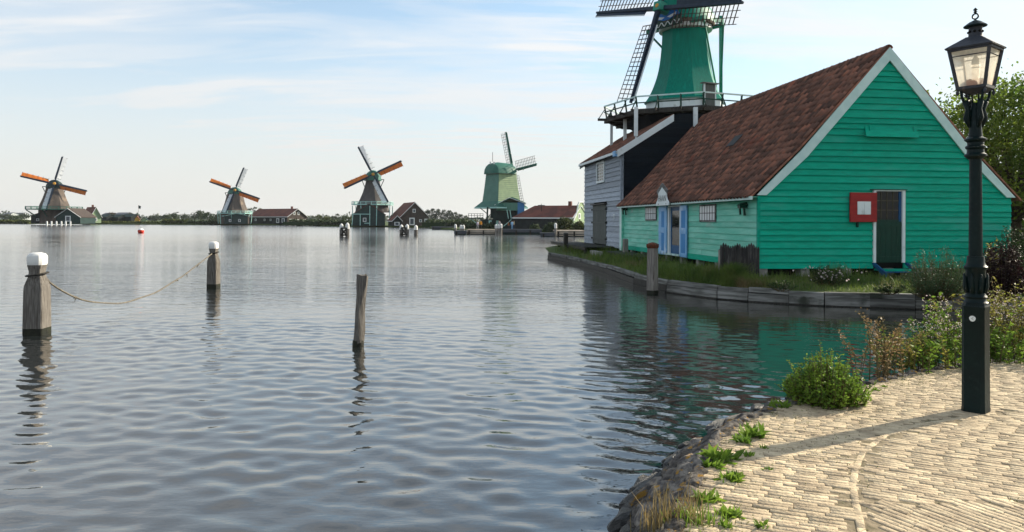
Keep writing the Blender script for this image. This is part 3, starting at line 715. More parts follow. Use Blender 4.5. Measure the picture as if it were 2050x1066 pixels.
MB().box(.04, .1, .05, ML - .05, .8, ez).build('side_wall', VOID, MH); MB().box(.35, 7.8, .4, ML - .3, .3, .80).build('underfloor_shade', VOID, MH)  # the block below is coloured as the shade under the house
MB().box(.02, 7.9, .1, ML - .02, .775, .8).build('floor', VOID, MH)
for y in (.2, 2.2, 4.3, 6.4, 8.2): MB().box(.02, .3, y, y + .28, .45, .80).build('pier', DARKWOOD, MH)
rs = .64; zroof = lambda x: ez + .02 + (x + .3) * rs
zt = 2.6
while zt < 7.6:
    h = rng.choice([.24, .26, .28]); x0 = max(0.0, (zt - ez) / rs - .3); x1 = max(0.0, (zt + h - ez) / rs - .3)
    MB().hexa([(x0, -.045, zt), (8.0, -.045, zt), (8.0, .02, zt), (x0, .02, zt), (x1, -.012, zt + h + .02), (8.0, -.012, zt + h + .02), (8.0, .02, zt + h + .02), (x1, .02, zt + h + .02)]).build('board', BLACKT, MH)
    zt += h
MB().box(0.05, 8.0, .03, .08, 2.2, 5.6).build('end_wall', VOID, MH)
MB().prism([(x, ML - .02, z_) for x, z_ in ((.02, .85), (8, .85), (8, 8.1), (3.6, 8.1), (.02, ez))], (0, .04, 0)).build('end_wall', BLACKT, MH)
xr = MF.hit(1348, 240, 'y', 0.0).x
R2 = [(-.32, zroof(-.32)), (xr, zroof(xr))]
mb = MB().hexa([(-.32, -.02, zroof(-.32) - .06), (xr, -.02, zroof(xr) - .06), (xr, ML + .05, zroof(xr) - .06), (-.32, ML + .05, zroof(-.32) - .06), (-.32, -.02, zroof(-.32)), (xr, -.02, zroof(xr)), (xr, ML + .05, zroof(xr)), (-.32, ML + .05, zroof(-.32))])
MR = mb.build('roof', TILE, MH)
tiles_on(MR, tile_poses(R2, .12, ML, math.hypot(xr + .32, (xr + .32) * rs)), 0, lambda M_: M_[1][3])
for y in (-.06, ML + .05):
    MB().hexa([(-.34, y - .03, zroof(-.34) - .27), (xr, y - .03, zroof(xr) - .27), (xr, y + .03, zroof(xr) - .27), (-.34, y + .03, zroof(-.34) - .27), (-.34, y - .03, zroof(-.34) + .09), (xr, y - .03, zroof(xr) + .09), (xr, y + .03, zroof(xr) + .09), (-.34, y + .03, zroof(-.34) + .09)]).build('bargeboard', WHITEP, MH)
MB().box(-.42, -.31, 0, ML + .05, ez - .10, ez + .03).build('gutter', WHITEP, MH)
MB().box(-.47, -.28, .0, .42, ez - .22, ez + .05).build('hopper', SKYBLUE, MH)
MB().tube([(-.10, .12, ez - .2), (-.10, .12, 3.2)], .045, 8).build('downpipe', TAR, MH)
pa, pb = T(1243, 460), T(1252.5, 460)
MB().box(-.14, -.062, -.12, .22, .72, 3.02).build('corner_board', MINT, MH); MB().box(-.135, .02, -.20, -.121, .72, 2.98).build('corner_board', PALEG, MH)
# window with small panes
y0, y1, z0, z1 = w0.y, w1.y, w1.z, w0.z
WN = MB().box(-.02, .02, y0, y1, z0, z1).build('window', VOID, MH)
for (p, q, r, s_) in ((y0 - .06, y0 + .07, z0 - .08, z1 + .08), (y1 - .07, y1 + .06, z0 - .08, z1 + .08)): MB().box(-.10, .01, p, q, r, s_).build('frame', WHITEP, WN)
for zc in (z0 - .03, z1 + .03): MB().box(-.098, .01, y0 + .07, y1 - .07, zc - .06, zc + .06).build('frame', WHITEP, WN)
ny, nz_ = 3, 6
for i in range(ny):
    for j in range(nz_):
        w, h = (y1 - y0 - .14) / ny, (z1 - z0) / nz_; MB().box(-.045, -.04, y0 + .07 + i * w + .02, y0 + .07 + (i + 1) * w - .02, z0 + j * h + .015, z0 + (j + 1) * h - .015).build('pane', PANE, WN)
for i in range(1, ny): yc = y0 + .07 + i * (y1 - y0 - .14) / ny; MB().box(-.05, -.02, yc - .02, yc + .02, z0, z1).build('glazing_bar', WHITEP, WN)
for j in range(1, nz_): zc = z0 + j * (z1 - z0) / nz_; MB().box(-.052, -.021, y0 + .07, y1 - .07, zc - .015, zc + .015).build('glazing_bar', WHITEP, WN)
# plank door
DR = MB().box(-.03, .0, dy0, dy1, dzb, dzt).build('door', VOID, MH)
k = 5; w = (dy1 - dy0) / k
for i in range(k): MB().box(-.075, -.031, dy0 + i * w + .008, dy0 + (i + 1) * w - .008, dzb, dzt).build('door_plank', GREYDOOR, DR)
for zc in (dzb + .3, (dzb + dzt) / 2 + .1, dzt - .25):
    MB().box(-.095, -.076, dy0 - .02, dy1 + .02, zc - .035, zc + .035).build('hinge_strap', GREYDOOR, DR)
    for y in (dy0 - .08, dy1 + .08): MB().lathe([(.06, zc - .05), (.06, zc + .05)], 8, (-.09, y)).build('hinge', IRON, DR)
MB().box(-.20, .0, dy0 - .12, dy1 + .18, dzt + .02, dzt + .08).build('drip_board', IRON, DR)
a = T(1231.5, 428); text('77', .42, WHITEP, MH, Matrix.Translation((-.070, a.y, a.z - .32)) @ facing, ext=.006, sx=.9)

# ================================================================== the near windmill
AX, AY = 9.93, 40.96
MILLG = mat('mill_green_boards', (.001, .21, .15), (.001, .17, .12), 3, (6, 6, .4), spec=.06, rough=.45, bump=.25, bscale=10, c3=(.002, .25, .18), s3=1.5, stretch3=(4, 4, .4))
NAVY = mat('blue_black_paint', (.014, .030, .055), (.010, .022, .042), 3, rough=.4, bump=.1)
MIDG = mat('mid_green_paint', (.03, .27, .19), (.025, .22, .16), 3, rough=.45)
BRBLUE = mat('bright_blue_paint', (.015, .19, .60), (.014, .15, .50), 3, rough=.4)
THATCH = mat('weathered_thatch', (.20, .16, .115), (.11, .09, .07), 5, (1, 1, .4), rough=.95, bump=.6)
GOLD = mat('gilded_paint', (.55, .30, .05), (.45, .22, .04), 4, rough=.35)
def mill_axes(fx, fy, eps):
    d = Vector((fx, fy, 0)).normalized(); r = Vector((-d.y, d.x, 0)); d3 = (d * math.cos(eps) + Vector((0, 0, math.sin(eps)))); u = d3.cross(r).normalized(); return d, r, d3, u
def loft_cap(mb, c, d, r, stations, nseg=10):
    b = len(mb.v); m_ = nseg + 1
    for s_, w_, h_, zb in stations:
        for k in range(m_):
            t = math.pi * k / nseg; q = Vector(c) + d * s_ + r * (w_ * math.cos(t)) + Vector((0, 0, zb + h_ * math.sin(t) ** .85)); mb.v.append(tuple(q))
    for i in range(len(stations) - 1):
        for k in range(nseg): mb.f.append((b + i*m_ + k, b + i*m_ + k + 1, b + (i+1)*m_ + k + 1, b + (i+1)*m_ + k))
    mb.f.append(tuple(b + k for k in range(m_))); mb.f.append(tuple(b + (len(stations)-1)*m_ + k for k in range(m_))[::-1])
    for i in range(len(stations) - 1): mb.f.append((b + i*m_, b + (i+1)*m_, b + (i+1)*m_ + nseg, b + i*m_ + nseg))
d, r_, d3, up_ = mill_axes(-.8, -.6, R(12))
WM_ = thing('windmill', 'tall green smock windmill with open lattice sails rising behind the barn', 'windmill', (AX, AY, 7.7))
O = Vector((0, 0, 0))
TP = [(2.36, 8.95), (2.04, 9.43), (1.72, 10.2), (1.50, 11.05), (1.37, 12.17), (1.32, 13.15)]
ph8 = R(269.5); HOOD = 1.02
mb = MB(); fine_ = []
for i in range(len(TP) - 1):
    for f in (0, .25, .5, .75):                      # smooth flare through the measured widths
        g_ = i + f; p0, p1, p2, p3 = (TP[max(0, min(5, i + q))] for q in (-1, 0, 1, 2)); h_ = lambda a, b, c, e: .5 * (2*b + (c - a) * f + (2*a - 5*b + 4*c - e) * f * f + (3*b - a - 3*c + e) * f ** 3)
        fine_.append((h_(p0[0], p1[0], p2[0], p3[0]), h_(p0[1], p1[1], p2[1], p3[1])))
fine_.append(TP[-1])
for k in range(8):                                   # eight boarded faces
    mb = MB(); t0, t1 = ph8 + k * R(45), ph8 + (k + 1) * R(45)
    for rr, z_ in fine_: mb.v += [(rr * math.cos(t0), rr * math.sin(t0), z_), (rr * math.cos(t1), rr * math.sin(t1), z_)]
    mb.f += [(2*i, 2*i + 1, 2*i + 3, 2*i + 2) for i in range(len(fine_) - 1)]
    mb.build('tower_face', MILLG, WM_, 'all')
MB().lathe([(2.24, 7.72), (2.24, 8.96), (2.36, 9.0)], 8, ph=ph8).build('tower_base', WHITEP, WM_)
MB().lathe([(1.34, 13.1), (1.50, 13.12), (1.50, 13.33), (1.3, 13.35)], 24).build('curb', WHITEP, WM_, True)
MB().lathe([(1.3, 13.34), (1.62, 13.36), (1.66, 13.48), (1.2, 13.55)], 24).build('cap_skirt', THATCH, WM_, True)
mb = MB(); loft_cap(mb, (0, 0, 13.5), d, r_, [(-2.0, .25, .35, .0), (-1.75, .75, .8, 0), (-1.1, 1.25, 1.35, 0), (-.2, 1.45, 1.75, 0), (.8, 1.35, 1.85, 0), (1.35, 1.15, 1.75, 0), (1.5, 1.0, 1.55, 0)])
CAP = mb.build('cap', MILLG, WM_, True)
hub = d * 2.12 + Vector((0, 0, 14.12))
MB().tube([hub - d3 * 1.6, hub - d3 * .15], [.24, .27], 12).build('windshaft', MIDG, WM_)
HB = MB().beam(hub - d3 * .22, hub + d3 * .32, .52, .52, up_).build('hub', MIDG, WM_)
MB().tube([hub + d3 * .32, hub + d3 * .35], [.13, .11], 8).build('hub_star', GOLD, HB)
# beard board below the shaft
c = d * 1.62 + Vector((0, 0, 13.62))
bo = [(-.95, .05), (-.8, .28), (-.3, .38), (0, .3), (.3, .38), (.8, .28), (.95, .05), (.5, -.02), (.2, -.12), (-.2, -.12), (-.5, -.02)]
BD = MB().prism([c + r_ * u + Vector((0, 0, v)) for u, v in bo], d * .06).build('beard_board', BRBLUE, CAP)
for s_ in (-1, 1): MB().prism([c + d * .062 + r_ * (s_ * u) + Vector((0, 0, v)) for u, v in ((.1, .05), (.5, .14), (.75, .2), (.7, .06), (.3, -.04))], d * .02).build('scroll', WHITEP, BD)
pz = [c + r_ * u + Vector((0, 0, -.32 + .12 * math.sin(u * 14))) + d * .05 for u in np.linspace(-.95, .95, 24)]
MB().tube(pz, .03, 5).build('scroll', WHITEP, BD)
MB().prism([c + r_ * u + Vector((0, 0, v)) - d * .05 for u, v in ((-1.1, -.5), (1.1, -.5), (1.0, .1), (-1.0, .1))], d * .06).build('front_board', DKGREEN, CAP)
# sails
def lattice_sail(par, ang, L, wd, wb, full, step, smat, bmat, edge=None):
    a = r_ * math.cos(ang) + up_ * math.sin(ang); s_ = r_ * math.sin(ang) - up_ * math.cos(ang); o = hub + d3 * (.12 if abs(math.sin(ang)) > .7 else -.08)
    st = MB().beam(o, o + a * L, .22, .26, d3, .11, .14).build('sail', smat, par)
    wbm = MB(); p0, p1 = o + a * 1.1 - s_ * .10, o + a * (L - .1) - s_ * .07
    q0, q1 = o + a * 1.1 - s_ * (.10 + wb) + d3 * .10, o + a * (L - .1) - s_ * (.07 + wb * .75) + d3 * .06
    wbm.hexa([p0, p1, p1 + d3 * .03, p0 + d3 * .03, q0, q1, q1 + d3 * .03, q0 + d3 * .03]); wbm.build('windboard', smat, st)
    if edge: MB().beam(q0 + d3 * .015, q1 + d3 * .015, .05, .05, d3).build('board_edge', edge, st)
    x = 1.0; tw = lambda x: .26 * (1 - x / L)
    while x <= L - .02:
        e = s_ * math.cos(tw(x)) - d3 * math.sin(tw(x)); MB().beam(o + a * x - s_ * .06, o + a * x + e * wd, .035, .045, d3).build('bar', bmat, st); x += step
    for f in (.36, .68, 1.0):
        g = [o + a * x + (s_ * math.cos(tw(x)) - d3 * math.sin(tw(x))) * wd * f for x in (.98, L)]
        MB().beam(g[0], g[1], .03, .03, d3).build('lath', bmat, st)
    MB().beam(o + a * .9 + s_ * .05 - d3 * .02, o + a * 2.0 - s_ * .3, .05, .05, d3).build('brace', bmat, st)
for k in range(4): lattice_sail(WM_, R(-11 + 90 * k), 5.55, 1.12, .30, True, .27, NAVY, mat('sail_bar_brown', (.045, .03, .026), (.03, .02, .02), 4) if k == 0 else MATS['sail_bar_brown'], WHITEP)
# tail pole, cross beams and braces
tb = -d * 3.25
MB().beam(tb + Vector((0, 0, 14.6)), tb * 1.02 + Vector((0, 0, 8.1)), .17, .17).build('tail_pole', MIDG, WM_)
MB().beam(-d * .6 + Vector((0, 0, 14.0)), tb * 1.05 + Vector((0, 0, 14.35)), .22, .24).build('tail_beam', MIDG, WM_)
MB().beam(d * .9 - r_ * 2.1 + Vector((0, 0, 13.35)), d * .9 + r_ * 2.1 + Vector((0, 0, 13.35)), .2, .22).build('cross_beam', MIDG, WM_)
MB().beam(-d * 1.0 - r_ * 1.9 + Vector((0, 0, 13.3)), -d * 1.0 + r_ * 1.9 + Vector((0, 0, 13.3)), .18, .2).build('cross_beam', MIDG, WM_)
for s_ in (-1, 1):
    MB().beam(-d * 1.0 + r_ * (1.85 * s_) + Vector((0, 0, 13.3)), tb * 1.0 + Vector((0, 0, 9.6)), .12, .12).build('tail_brace', MIDG, WM_)
    MB().beam(d * .9 + r_ * (2.0 * s_) + Vector((0, 0, 13.3)), tb * 1.0 + Vector((0, 0, 9.0)), .09, .09).build('tail_brace', MIDG, WM_)
# door in the tower
t = R(292); dx_, dy_ = math.cos(t), math.sin(t); n_ = Vector((dx_, dy_, 0)); s2 = Vector((-dy_, dx_, 0)); c0 = n_ * 2.05
TD = MB().prism([c0 + s2 * -.34 + Vector((0, 0, 8.25)), c0 + s2 * .34 + Vector((0, 0, 8.25)), c0 + s2 * .34 + Vector((0, 0, 9.7)), c0 + s2 * -.34 + Vector((0, 0, 9.7))], n_ * .22).build('tower_door', GREYDOOR, WM_)
for s_ in (-.36, .36): MB().beam(c0 + s2 * s_ + n_ * .2 + Vector((0, 0, 8.25)), c0 + s2 * s_ + n_ * .2 + Vector((0, 0, 9.72)), .07, .09, n_).build('jamb', WHITEP, TD)
MB().beam(c0 + s2 * -.52 + n_ * .2 + Vector((0, 0, 9.75)), c0 + s2 * .52 + n_ * .2 + Vector((0, 0, 9.75)), .3, .06).build('door_hood', GREYWOODH, TD)
# stage
SR, SP = 4.55, R(268); DZ = 8.12
def oct_(rr, k): t = SP + k * R(45); return Vector((rr * math.cos(t), rr * math.sin(t), 0))
ST = MB().lathe([(2.0, DZ), (SR, DZ), (SR, DZ + .05), (2.0, DZ + .05)], 8, ph=SP).build('stage', DECK, WM_)
nb = 0
for k in range(8):
    a, b = oct_(SR, k), oct_(SR, k + 1)
    MB().beam(a * .995 + Vector((0, 0, DZ - .10)), b * .995 + Vector((0, 0, DZ - .10)), .10, .2).build('rim_beam', DARKWOOD, ST)
    for z_, w in ((DZ + .70, .07), (DZ + .36, .055)): MB().beam(a * 1.015 + Vector((0, 0, z_)), b * 1.015 + Vector((0, 0, z_)), w, w).build('rail', MINT if w > .06 else DKGREEN, ST)
    for f in (0, .33, .67):
        p = a.lerp(b, f); MB().beam(p * .985 + Vector((0, 0, DZ)), p * 1.015 + Vector((0, 0, DZ + .70)), .08, .08).build('rail_post', DKGREEN, ST)
        MB().beam(p * 1.09 + Vector((0, 0, DZ - .02)), p * 1.015 + Vector((0, 0, DZ + .5)), .045, .045).build('rail_stay', DKGREEN, ST)
        MB().beam(p * .45 + Vector((0, 0, DZ - .12)), p * 1.10 + Vector((0, 0, DZ - .06)), .10, .14).build('joist', DARKWOOD, ST)
MB().lathe([(2.6, 7.0), (3.6, 7.95)], 8, ph=SP, cap=False).build('stage_skirt', BLACKT, ST)
# posts that carry the stage, standing on the roofs below
MZ = lambda v: (v.x - AX, v.y - AY, v.z)
def prop(px, py, Y, pyt, w=.17):
    b = P(px, py, Y); zt = CAMZ + slope(px, pyt)[1] * Y
    sp = MB().beam(MZ(b + Vector((0, 0, .30 if w > .15 else .1))), MZ(Vector((b.x, b.y, max(zt, 7.98)))), w, w).build('stage_post', WHITEP, ST)
    MB().tube([MZ(b - Vector((0, 0, .15))), MZ(b + Vector((0, 0, .34)))], .035, 6).build('post_rod', WHITEP, sp)
w = MF.wor(.95, -.05); prop(1273, 285, w[1], 232)
prop(1251, 297, 40.3, 240); prop(1224, 295, 43.0, 250, .15); prop(1392, 288, 36.0, 222, .19)
# ================================================================== the barn's waterside
QUAYW = mat('old_quay_timber', (.25, .25, .235), (.11, .11, .10), 3, (.5, .5, 5), rough=.85, bump=.9, bscale=10, c3=(.035, .04, .03), s3=1.6, l3=.52, h3=.74, rnd=.25)
QW = thing('timber_quay', 'grey timber and concrete quay edge around the grassy bank of the barn', 'quay', (EDGE[5].x, EDGE[5].y, 0))
def rel(v, o): return (v[0] - o.location.x, v[1] - o.location.y, v[2])
for a, b in zip(EDGE, EDGE[1:]):
    n = max(1, round((b - a).length / 4.0)); dv = Vector((b.y - a.y, a.x - b.x, 0)).normalized() * -.06
    for k in range(n):
        p, q = a.lerp(b, k / n), a.lerp(b, (k + 1) / n); g = (q - p).normalized() * .003; dz = rng.normal(0, .012)
        for z0, hh, off, m_ in ((.31 + dz, .13, .0, QUAYW), (.135, .20, .05, QUAYW if p.y < 23 else DARKWOOD), (-.15, .36, .09, DARKWOOD)):
            w = dv * off / .06 * -1
            MB().beam(rel(Vector((p.x, p.y, z0)) + g - w * -.6, QW), rel(Vector((q.x, q.y, z0 + rng.normal(0, .006))) - g - w * -.6, QW), .17, hh).build('beam', m_, QW)
# decks beside the walls
def deck(name, label, fr, x0, x1, y0, y1, z, across=True, face=None):
    c = fr.wor((x0 + x1) / 2, (y0 + y1) / 2)
    o = thing(name, label, 'deck', (fr.x, fr.y, .4), 7.0)
    n = int((y1 - y0) / .2)
    for k in range(n): MB().box(x0, x1, y0 + k * .2 + .006, y0 + (k + 1) * .2 - .006, z - .05, z + rng.normal(0, .004)).build('plank', DECK, o)
    for x in (x0 + .06, x1 - .1):
        MB().box(x, x + .08, y0, y1, z - .19, z - .051).build('joist', DARKWOOD, o)
        for y in np.arange(y0 + .05, y1, max(.9, (y1 - y0) / 4.01)): MB().box(x - .01, x + .13, y, y + .14, -.2, z - .191).build('deck_post', DARKWOOD if not face else GREYWOODH, o)
    return o
deck('timber_deck', 'low dark plank deck along the blue black mill house', MF, -1.75, -.1, 1.3, 11.2, .86)
deck('timber_deck', 'dark plank landing in front of the blue side door', BF, -1.05, -.12, 8.3, 14.2, .72)
bw = thing('block_wall', 'short grey stained block wall between the two waterside decks', 'wall', (MF.x, MF.y, .3), 7.0)
for i in range(2):
    for j in range(4): MB().box(-1.62 + (j % 2) * .01, -1.36, -1.25 + j * .43, -1.25 + (j + 1) * .43 - .015, .30 + i * .21, .30 + (i + 1) * .21 - .012).build('block', CONC, bw)
# picket fence from the barn's corner to the water
PF = thing('picket_fence', 'short blackened picket fence at the corner of the green barn', 'fence', (*BF.wor(-1.26, -.12), .4), 7.0)
n = 17; w = 1.24 / n
for k in range(n):
    x = k * w; zt = 1.52 + .05 * math.sin(k * 1.1) + rng.normal(0, .012); mb = MB(); zb_ = .36 + .05 * k / n
    mb.prism([(x + .006, 0, zb_), (x + w - .006, 0, zb_), (x + w - .006, 0, zt - .07), (x + w / 2, 0, zt), (x + .006, 0, zt - .07)], (0, .025 + rng.uniform(0, .012), 0)).build('picket', PICKET, PF)
for z_ in (.62, 1.30): MB().box(0, 1.24, .04, .09, z_, z_ + .08).build('fence_rail', DARKWOOD, PF)
MB().box(-.035, -.004, -.01, .06, .30, 1.36).build('fence_post', GREYWOOD, PF)

# ---- posts in the water
POSTW = mat('post_wood', (.20, .185, .165), (.11, .10, .088), 7, (7, 7, .5), rough=.85, bump=1.0, bscale=16, c3=(.06, .05, .04), s3=5, stretch3=(6, 6, .5), l3=.58, h3=.75, rnd=.1)
PAINTW = mat('flaking_white_paint', (.78, .78, .75), (.68, .68, .66), 6, rough=.6, bump=.3, c3=(.34, .36, .38), s3=7, l3=.60, h3=.72)
ALGAE = mat('algae_band', (.020, .022, .012), (.012, .013, .009), 9, rough=.5, bump=.6)
def sqprof(mb, prof, ph, ch=.10):
    """square section with cut corners: prof = (half width, height)"""
    b = len(mb.v); n = 8
    for h, z_ in prof:
        for i, (u, v) in enumerate(((1 - ch, -1), (1, -1 + ch), (1, 1 - ch), (1 - ch, 1), (-1 + ch, 1), (-1, 1 - ch), (-1, -1 + ch), (-1 + ch, -1))):
            x, y = u * h, v * h; mb.v.append((x * math.cos(ph) - y * math.sin(ph), x * math.sin(ph) + y * math.cos(ph), z_))
    for i in range(len(prof) - 1):
        for k in range(n): mb.f.append((b + i*n + k, b + i*n + (k+1) % n, b + (i+1)*n + (k+1) % n, b + (i+1)*n + k))
    mb.f.append(tuple(b + k for k in range(n))[::-1]); mb.f.append(tuple(b + (len(prof)-1)*n + k for k in range(n))); return mb
def mooring(px, py, Hh, hw, ph, label, neck=True):
    g = G(px, py, 0); o = thing('mooring_post', label, 'post', (g.x, g.y, 0), 0, None)
    k = Hh
    shaft = [(hw * 1.02, .12), (hw, .3 * k), (hw * .97, .55 * k), (hw * .93, .60 * k), (hw * .62, .72 * k), (hw * .60, .775 * k), (hw * .73, .85 * k)]
    sqprof(MB(), [(hw * 1.02, -1.2), (hw * 1.025, .13)], ph).build('wet_foot', ALGAE, o, True)
    sqprof(MB(), shaft, ph).build('shaft', POSTW, o, True)
    sqprof(MB(), [(hw * .74, .85 * k), (hw * .80, .875 * k), (hw * .81, .95 * k), (hw * .68, .982 * k), (hw * .40, 1.0 * k)], ph, .3).build('painted_head', PAINTW, o, True)
    return o, g
m1, g1 = mooring(74, 670, 1.55, .172, R(6), 'thick grey mooring post with a bulbous white painted head')
m2, g2 = mooring(427.5, 577, 1.48, .155, R(-3), 'slimmer white headed mooring post at the far end of the sagging rope')
# rope
ROPE = mat('mooring_rope', (.25, .22, .17), (.10, .09, .07), 30, rough=.9, bump=.6)
a = Vector((g1.x, g1.y, 1.12)); b = Vector((g2.x, g2.y, 1.10)); dxy = (b - a); dxy.z = 0; u = dxy.normalized()
A, B_ = a + u * .19, b - u * .16
pts = []
for i in range(41):
    t = i / 40; p = A.lerp(B_, t); cat = -math.sin(math.pi * t ** .75)
    p.z = A.z + (B_.z - A.z) * t + .90 * cat + .012 * math.sin(t * 31) * t * (1 - t) * 4; pts.append(p)
pts[0].z, pts[-1].z = A.z, B_.z
rp = thing('rope', 'old frayed rope hanging slack between the two white headed posts', 'rope', (A.x, A.y, 0))
MB().tube([rel(p, rp) for p in pts], .017, 6).build('strand', ROPE, rp, 'all')
for g, rr, z_ in ((g1, .20, 1.14), (g2, .165, 1.12)):
    MB().tube([rel((g.x + rr * .90 * math.cos(t), g.y + rr * .90 * math.sin(t), z_ + .03 * math.cos(t - .5)), rp) for t in np.linspace(0, 2 * math.pi, 21)], .018, 6).build('loop', DARKWOOD, rp, 'all')
for t in (5, 28, 31, 35):
    c = pts[t]; mb = MB()
    for _ in range(5): mb.tube([rel(c, rp), rel(c + Vector((rng.normal(0, .03), rng.normal(0, .03), -.03 - rng.uniform(0, .09))), rp)], .006, 4)
    mb.tube([rel(c - u * .04, rp), rel(c, rp), rel(c + u * .04, rp)], [.014, .028, .014], 6).build('knot', ROPE, rp)
# stake
g = G(717, 694, 0); stk = thing('wooden_stake', 'rough bark stripped round stake standing alone in the water', 'stake', (g.x, g.y, 0))
mb = MB(); k = 12
for i in range(15):
    z_ = -1.0 + i * (2.24 / 14); cx = .05 * max(0, z_) + .006 * math.sin(z_ * 7); rr = .088 + .008 * math.sin(z_ * 6) 
    for j in range(k):
        t = 2 * math.pi * j / k; q = rr * (1 + .10 * math.sin(3 * t + z_ * 2) + rng.normal(0, .03)); mb.v.append((cx + q * math.cos(t), q * math.sin(t), z_ + (rng.normal(0, .015) if i == 14 else 0)))
for i in range(14):
    for j in range(k): mb.f.append((i*k + j, i*k + (j+1) % k, (i+1)*k + (j+1) % k, (i+1)*k + j))
mb.f.append(tuple(14*k + j for j in range(k))); mb.build('shaft', POSTW, stk, True)
MB().lathe([(.098, -.6), (.102, .05), (.095, .11)], 12).build('wet_foot', ALGAE, stk, True)
# square post with rusty cap beside the barn's quay
g = G(1306, 588, 0); ps = thing('capped_post', 'grey square post with a rusty iron cap in front of the barn quay', 'post', (g.x, g.y, 0))
sqprof(MB(), [(.140, -1), (.136, .1)], R(49)).build('wet_foot', ALGAE, ps, True)
sqprof(MB(), [(.132, .09), (.128, .7), (.122, 1.42)], R(49)).build('shaft', GREYWOOD, ps, True)
sqprof(MB(), [(.135, 1.38), (.152, 1.42), (.152, 1.50), (.08, 1.54), (.02, 1.56)], R(49), .25).build('iron_cap', RUST, ps, True)
for px, py, Y, top, w, lb in ((1132.5, 493, 41.6, 466, .12, 'plain dark post at the outer corner of the long deck'), (1252, 509, 33.9, 478, .11, 'short grey post against the mint corner board')):
    p = P(px, py, Y); zt = CAMZ + slope(px, top)[1] * Y; o = thing('post', lb, 'post', (p.x, p.y, .3)); sqprof(MB(), [(w * 1.02, .2), (w, zt - .04)], R(9)).build('shaft', GREYWOOD if w < .115 else DARKWOOD, o); sqprof(MB(), [(w, zt - .04), (w * .6, zt)], R(9)).build('post_top', GREYWOODH, o)

# ================================================================== street lamp
LG = mat('lamp_green_paint', (.002, .012, .012), (.002, .009, .010), 6, spec=.16, rough=.45, bump=.15, bscale=30, c3=(.005, .016, .016), s3=14, l3=.6, h3=.72)
ZINC = mat('weathered_zinc', (.055, .060, .072), (.035, .040, .050), 7, rough=.6, bump=.3, c3=(.12, .10, .10), s3=10, l3=.62, h3=.74)
lg = G(1953.5, 823, PZ)
LAMP = thing('street_lamp', 'old green cast iron street lamp with a four sided lantern', 'street lamp', lg, 0)
LAMP.rotation_euler = (0, R(-.95), R(39))
mb = MB(); sqprof(mb, [(.096, PZ - .03), (.096, PZ + .03), (.093, PZ + .04), (.090, 1.42), (.094, 1.43), (.094, 1.455)], 0, .30).build('pedestal', LG, LAMP, True)
sqprof(MB(), [(.090, 1.455), (.084, 1.475), (.082, 1.49)], 0, .4).build('plinth', LG, LAMP, True)
colp = [(.10, 1.485), (.085, 1.50), (.082, 1.52), (.092, 1.535), (.082, 1.55), (.070, 1.57), (.074, 1.62), (.080, 1.70), (.076, 1.77), (.090, 1.79), (.094, 1.805), (.080, 1.82), (.072, 1.84), (.068, 1.9)]
MB().lathe(colp, 20).build('base_moulding', LG, LAMP, True)
mb = MB(); nfl = 24
for i in range(9):
    z_ = 1.9 + i * .11; rr = .056 - i * .0009
    for k in range(nfl): t = 2 * math.pi * k / nfl; q = rr * (1 - (.09 if k % 2 else 0)); mb.v.append((q * math.cos(t), q * math.sin(t), z_))
for i in range(8):
    for k in range(nfl): mb.f.append((i*nfl + k, i*nfl + (k+1) % nfl, (i+1)*nfl + (k+1) % nfl, (i+1)*nfl + k))
mb.build('column', LG, LAMP, 'all')
MB().lathe([(.056, 2.775), (.075, 2.79), (.088, 2.80), (.088, 2.815), (.068, 2.83), (.066, 2.86), (.080, 2.875), (.080, 2.89), (.064, 2.90), (.064, 2.925), (.088, 2.945), (.088, 2.955), (.055, 2.975), (.048, 3.06), (.050, 3.12), (.042, 3.2), (.03, 3.28)], 20).build('collar', LG, LAMP, True)
for k in range(4):                                    # leaf ornament and ladder-bar stubs
    t = R(45 + 90 * k); c, s_ = math.cos(t), math.sin(t)
    MB().tube([(.05 * c, .05 * s_, 3.06), (.075 * c, .075 * s_, 3.14), (.062 * c, .062 * s_, 3.22), (.085 * c, .085 * s_, 3.28), (.055 * c, .055 * s_, 3.31)], [.012, .03, .022, .026, .01], 7).build('acanthus_leaf', LG, LAMP, 'all')
    MB().tube([(.045 * c, .045 * s_, 3.24), (.095 * c, .095 * s_, 3.285), (.115 * c, .115 * s_, 3.33), (.125 * c, .125 * s_, 3.42)], .012, 6).build('bracket', LG, LAMP, 'all')
    MB().tube([(.04 * c, .04 * s_, 3.27), (.055 * c, .055 * s_, 3.33), (.06 * c, .06 * s_, 3.42)], .008, 6).build('bracket', LG, LAMP, 'all')
for k in range(8):
    t = R(45 * k); c, s_ = math.cos(t), math.sin(t)
    MB().tube([(.07 * c, .07 * s_, 1.575), (.086 * c, .086 * s_, 1.63), (.090 * c, .090 * s_, 1.70), (.098 * c, .098 * s_, 1.745)], [.022, .02, .014, .004], 6).build('acanthus_leaf', LG, LAMP, 'all')
lb, lt, zb_, zt_ = .108, .160, 3.405, 3.760
LN = sqprof(MB(), [(lb - .05, zb_ - .045), (lb + .012, zb_ - .005), (lb + .014, zb_ + .02), (lb - .01, zb_ + .022)], 0, .02).build('lantern_base', ZINC, LAMP)
for sx, sy in ((1, 1), (-1, 1), (-1, -1), (1, -1)):
    MB().beam((sx * lb, sy * lb, zb_ + .01), (sx * lt, sy * lt, zt_), .022, .022).build('corner_bar', ZINC, LN); MB().lathe([(.004, zb_ - .06), (.014, zb_ - .045), (.014, zb_ - .03), (.006, zb_ - .01)], 8, (sx * lb, sy * lb)).build('drop_knob', ZINC, LN)
gm = bpy.data.materials.new('frosted_pane'); gm.use_nodes = True; t = gm.node_tree; t.nodes.clear()
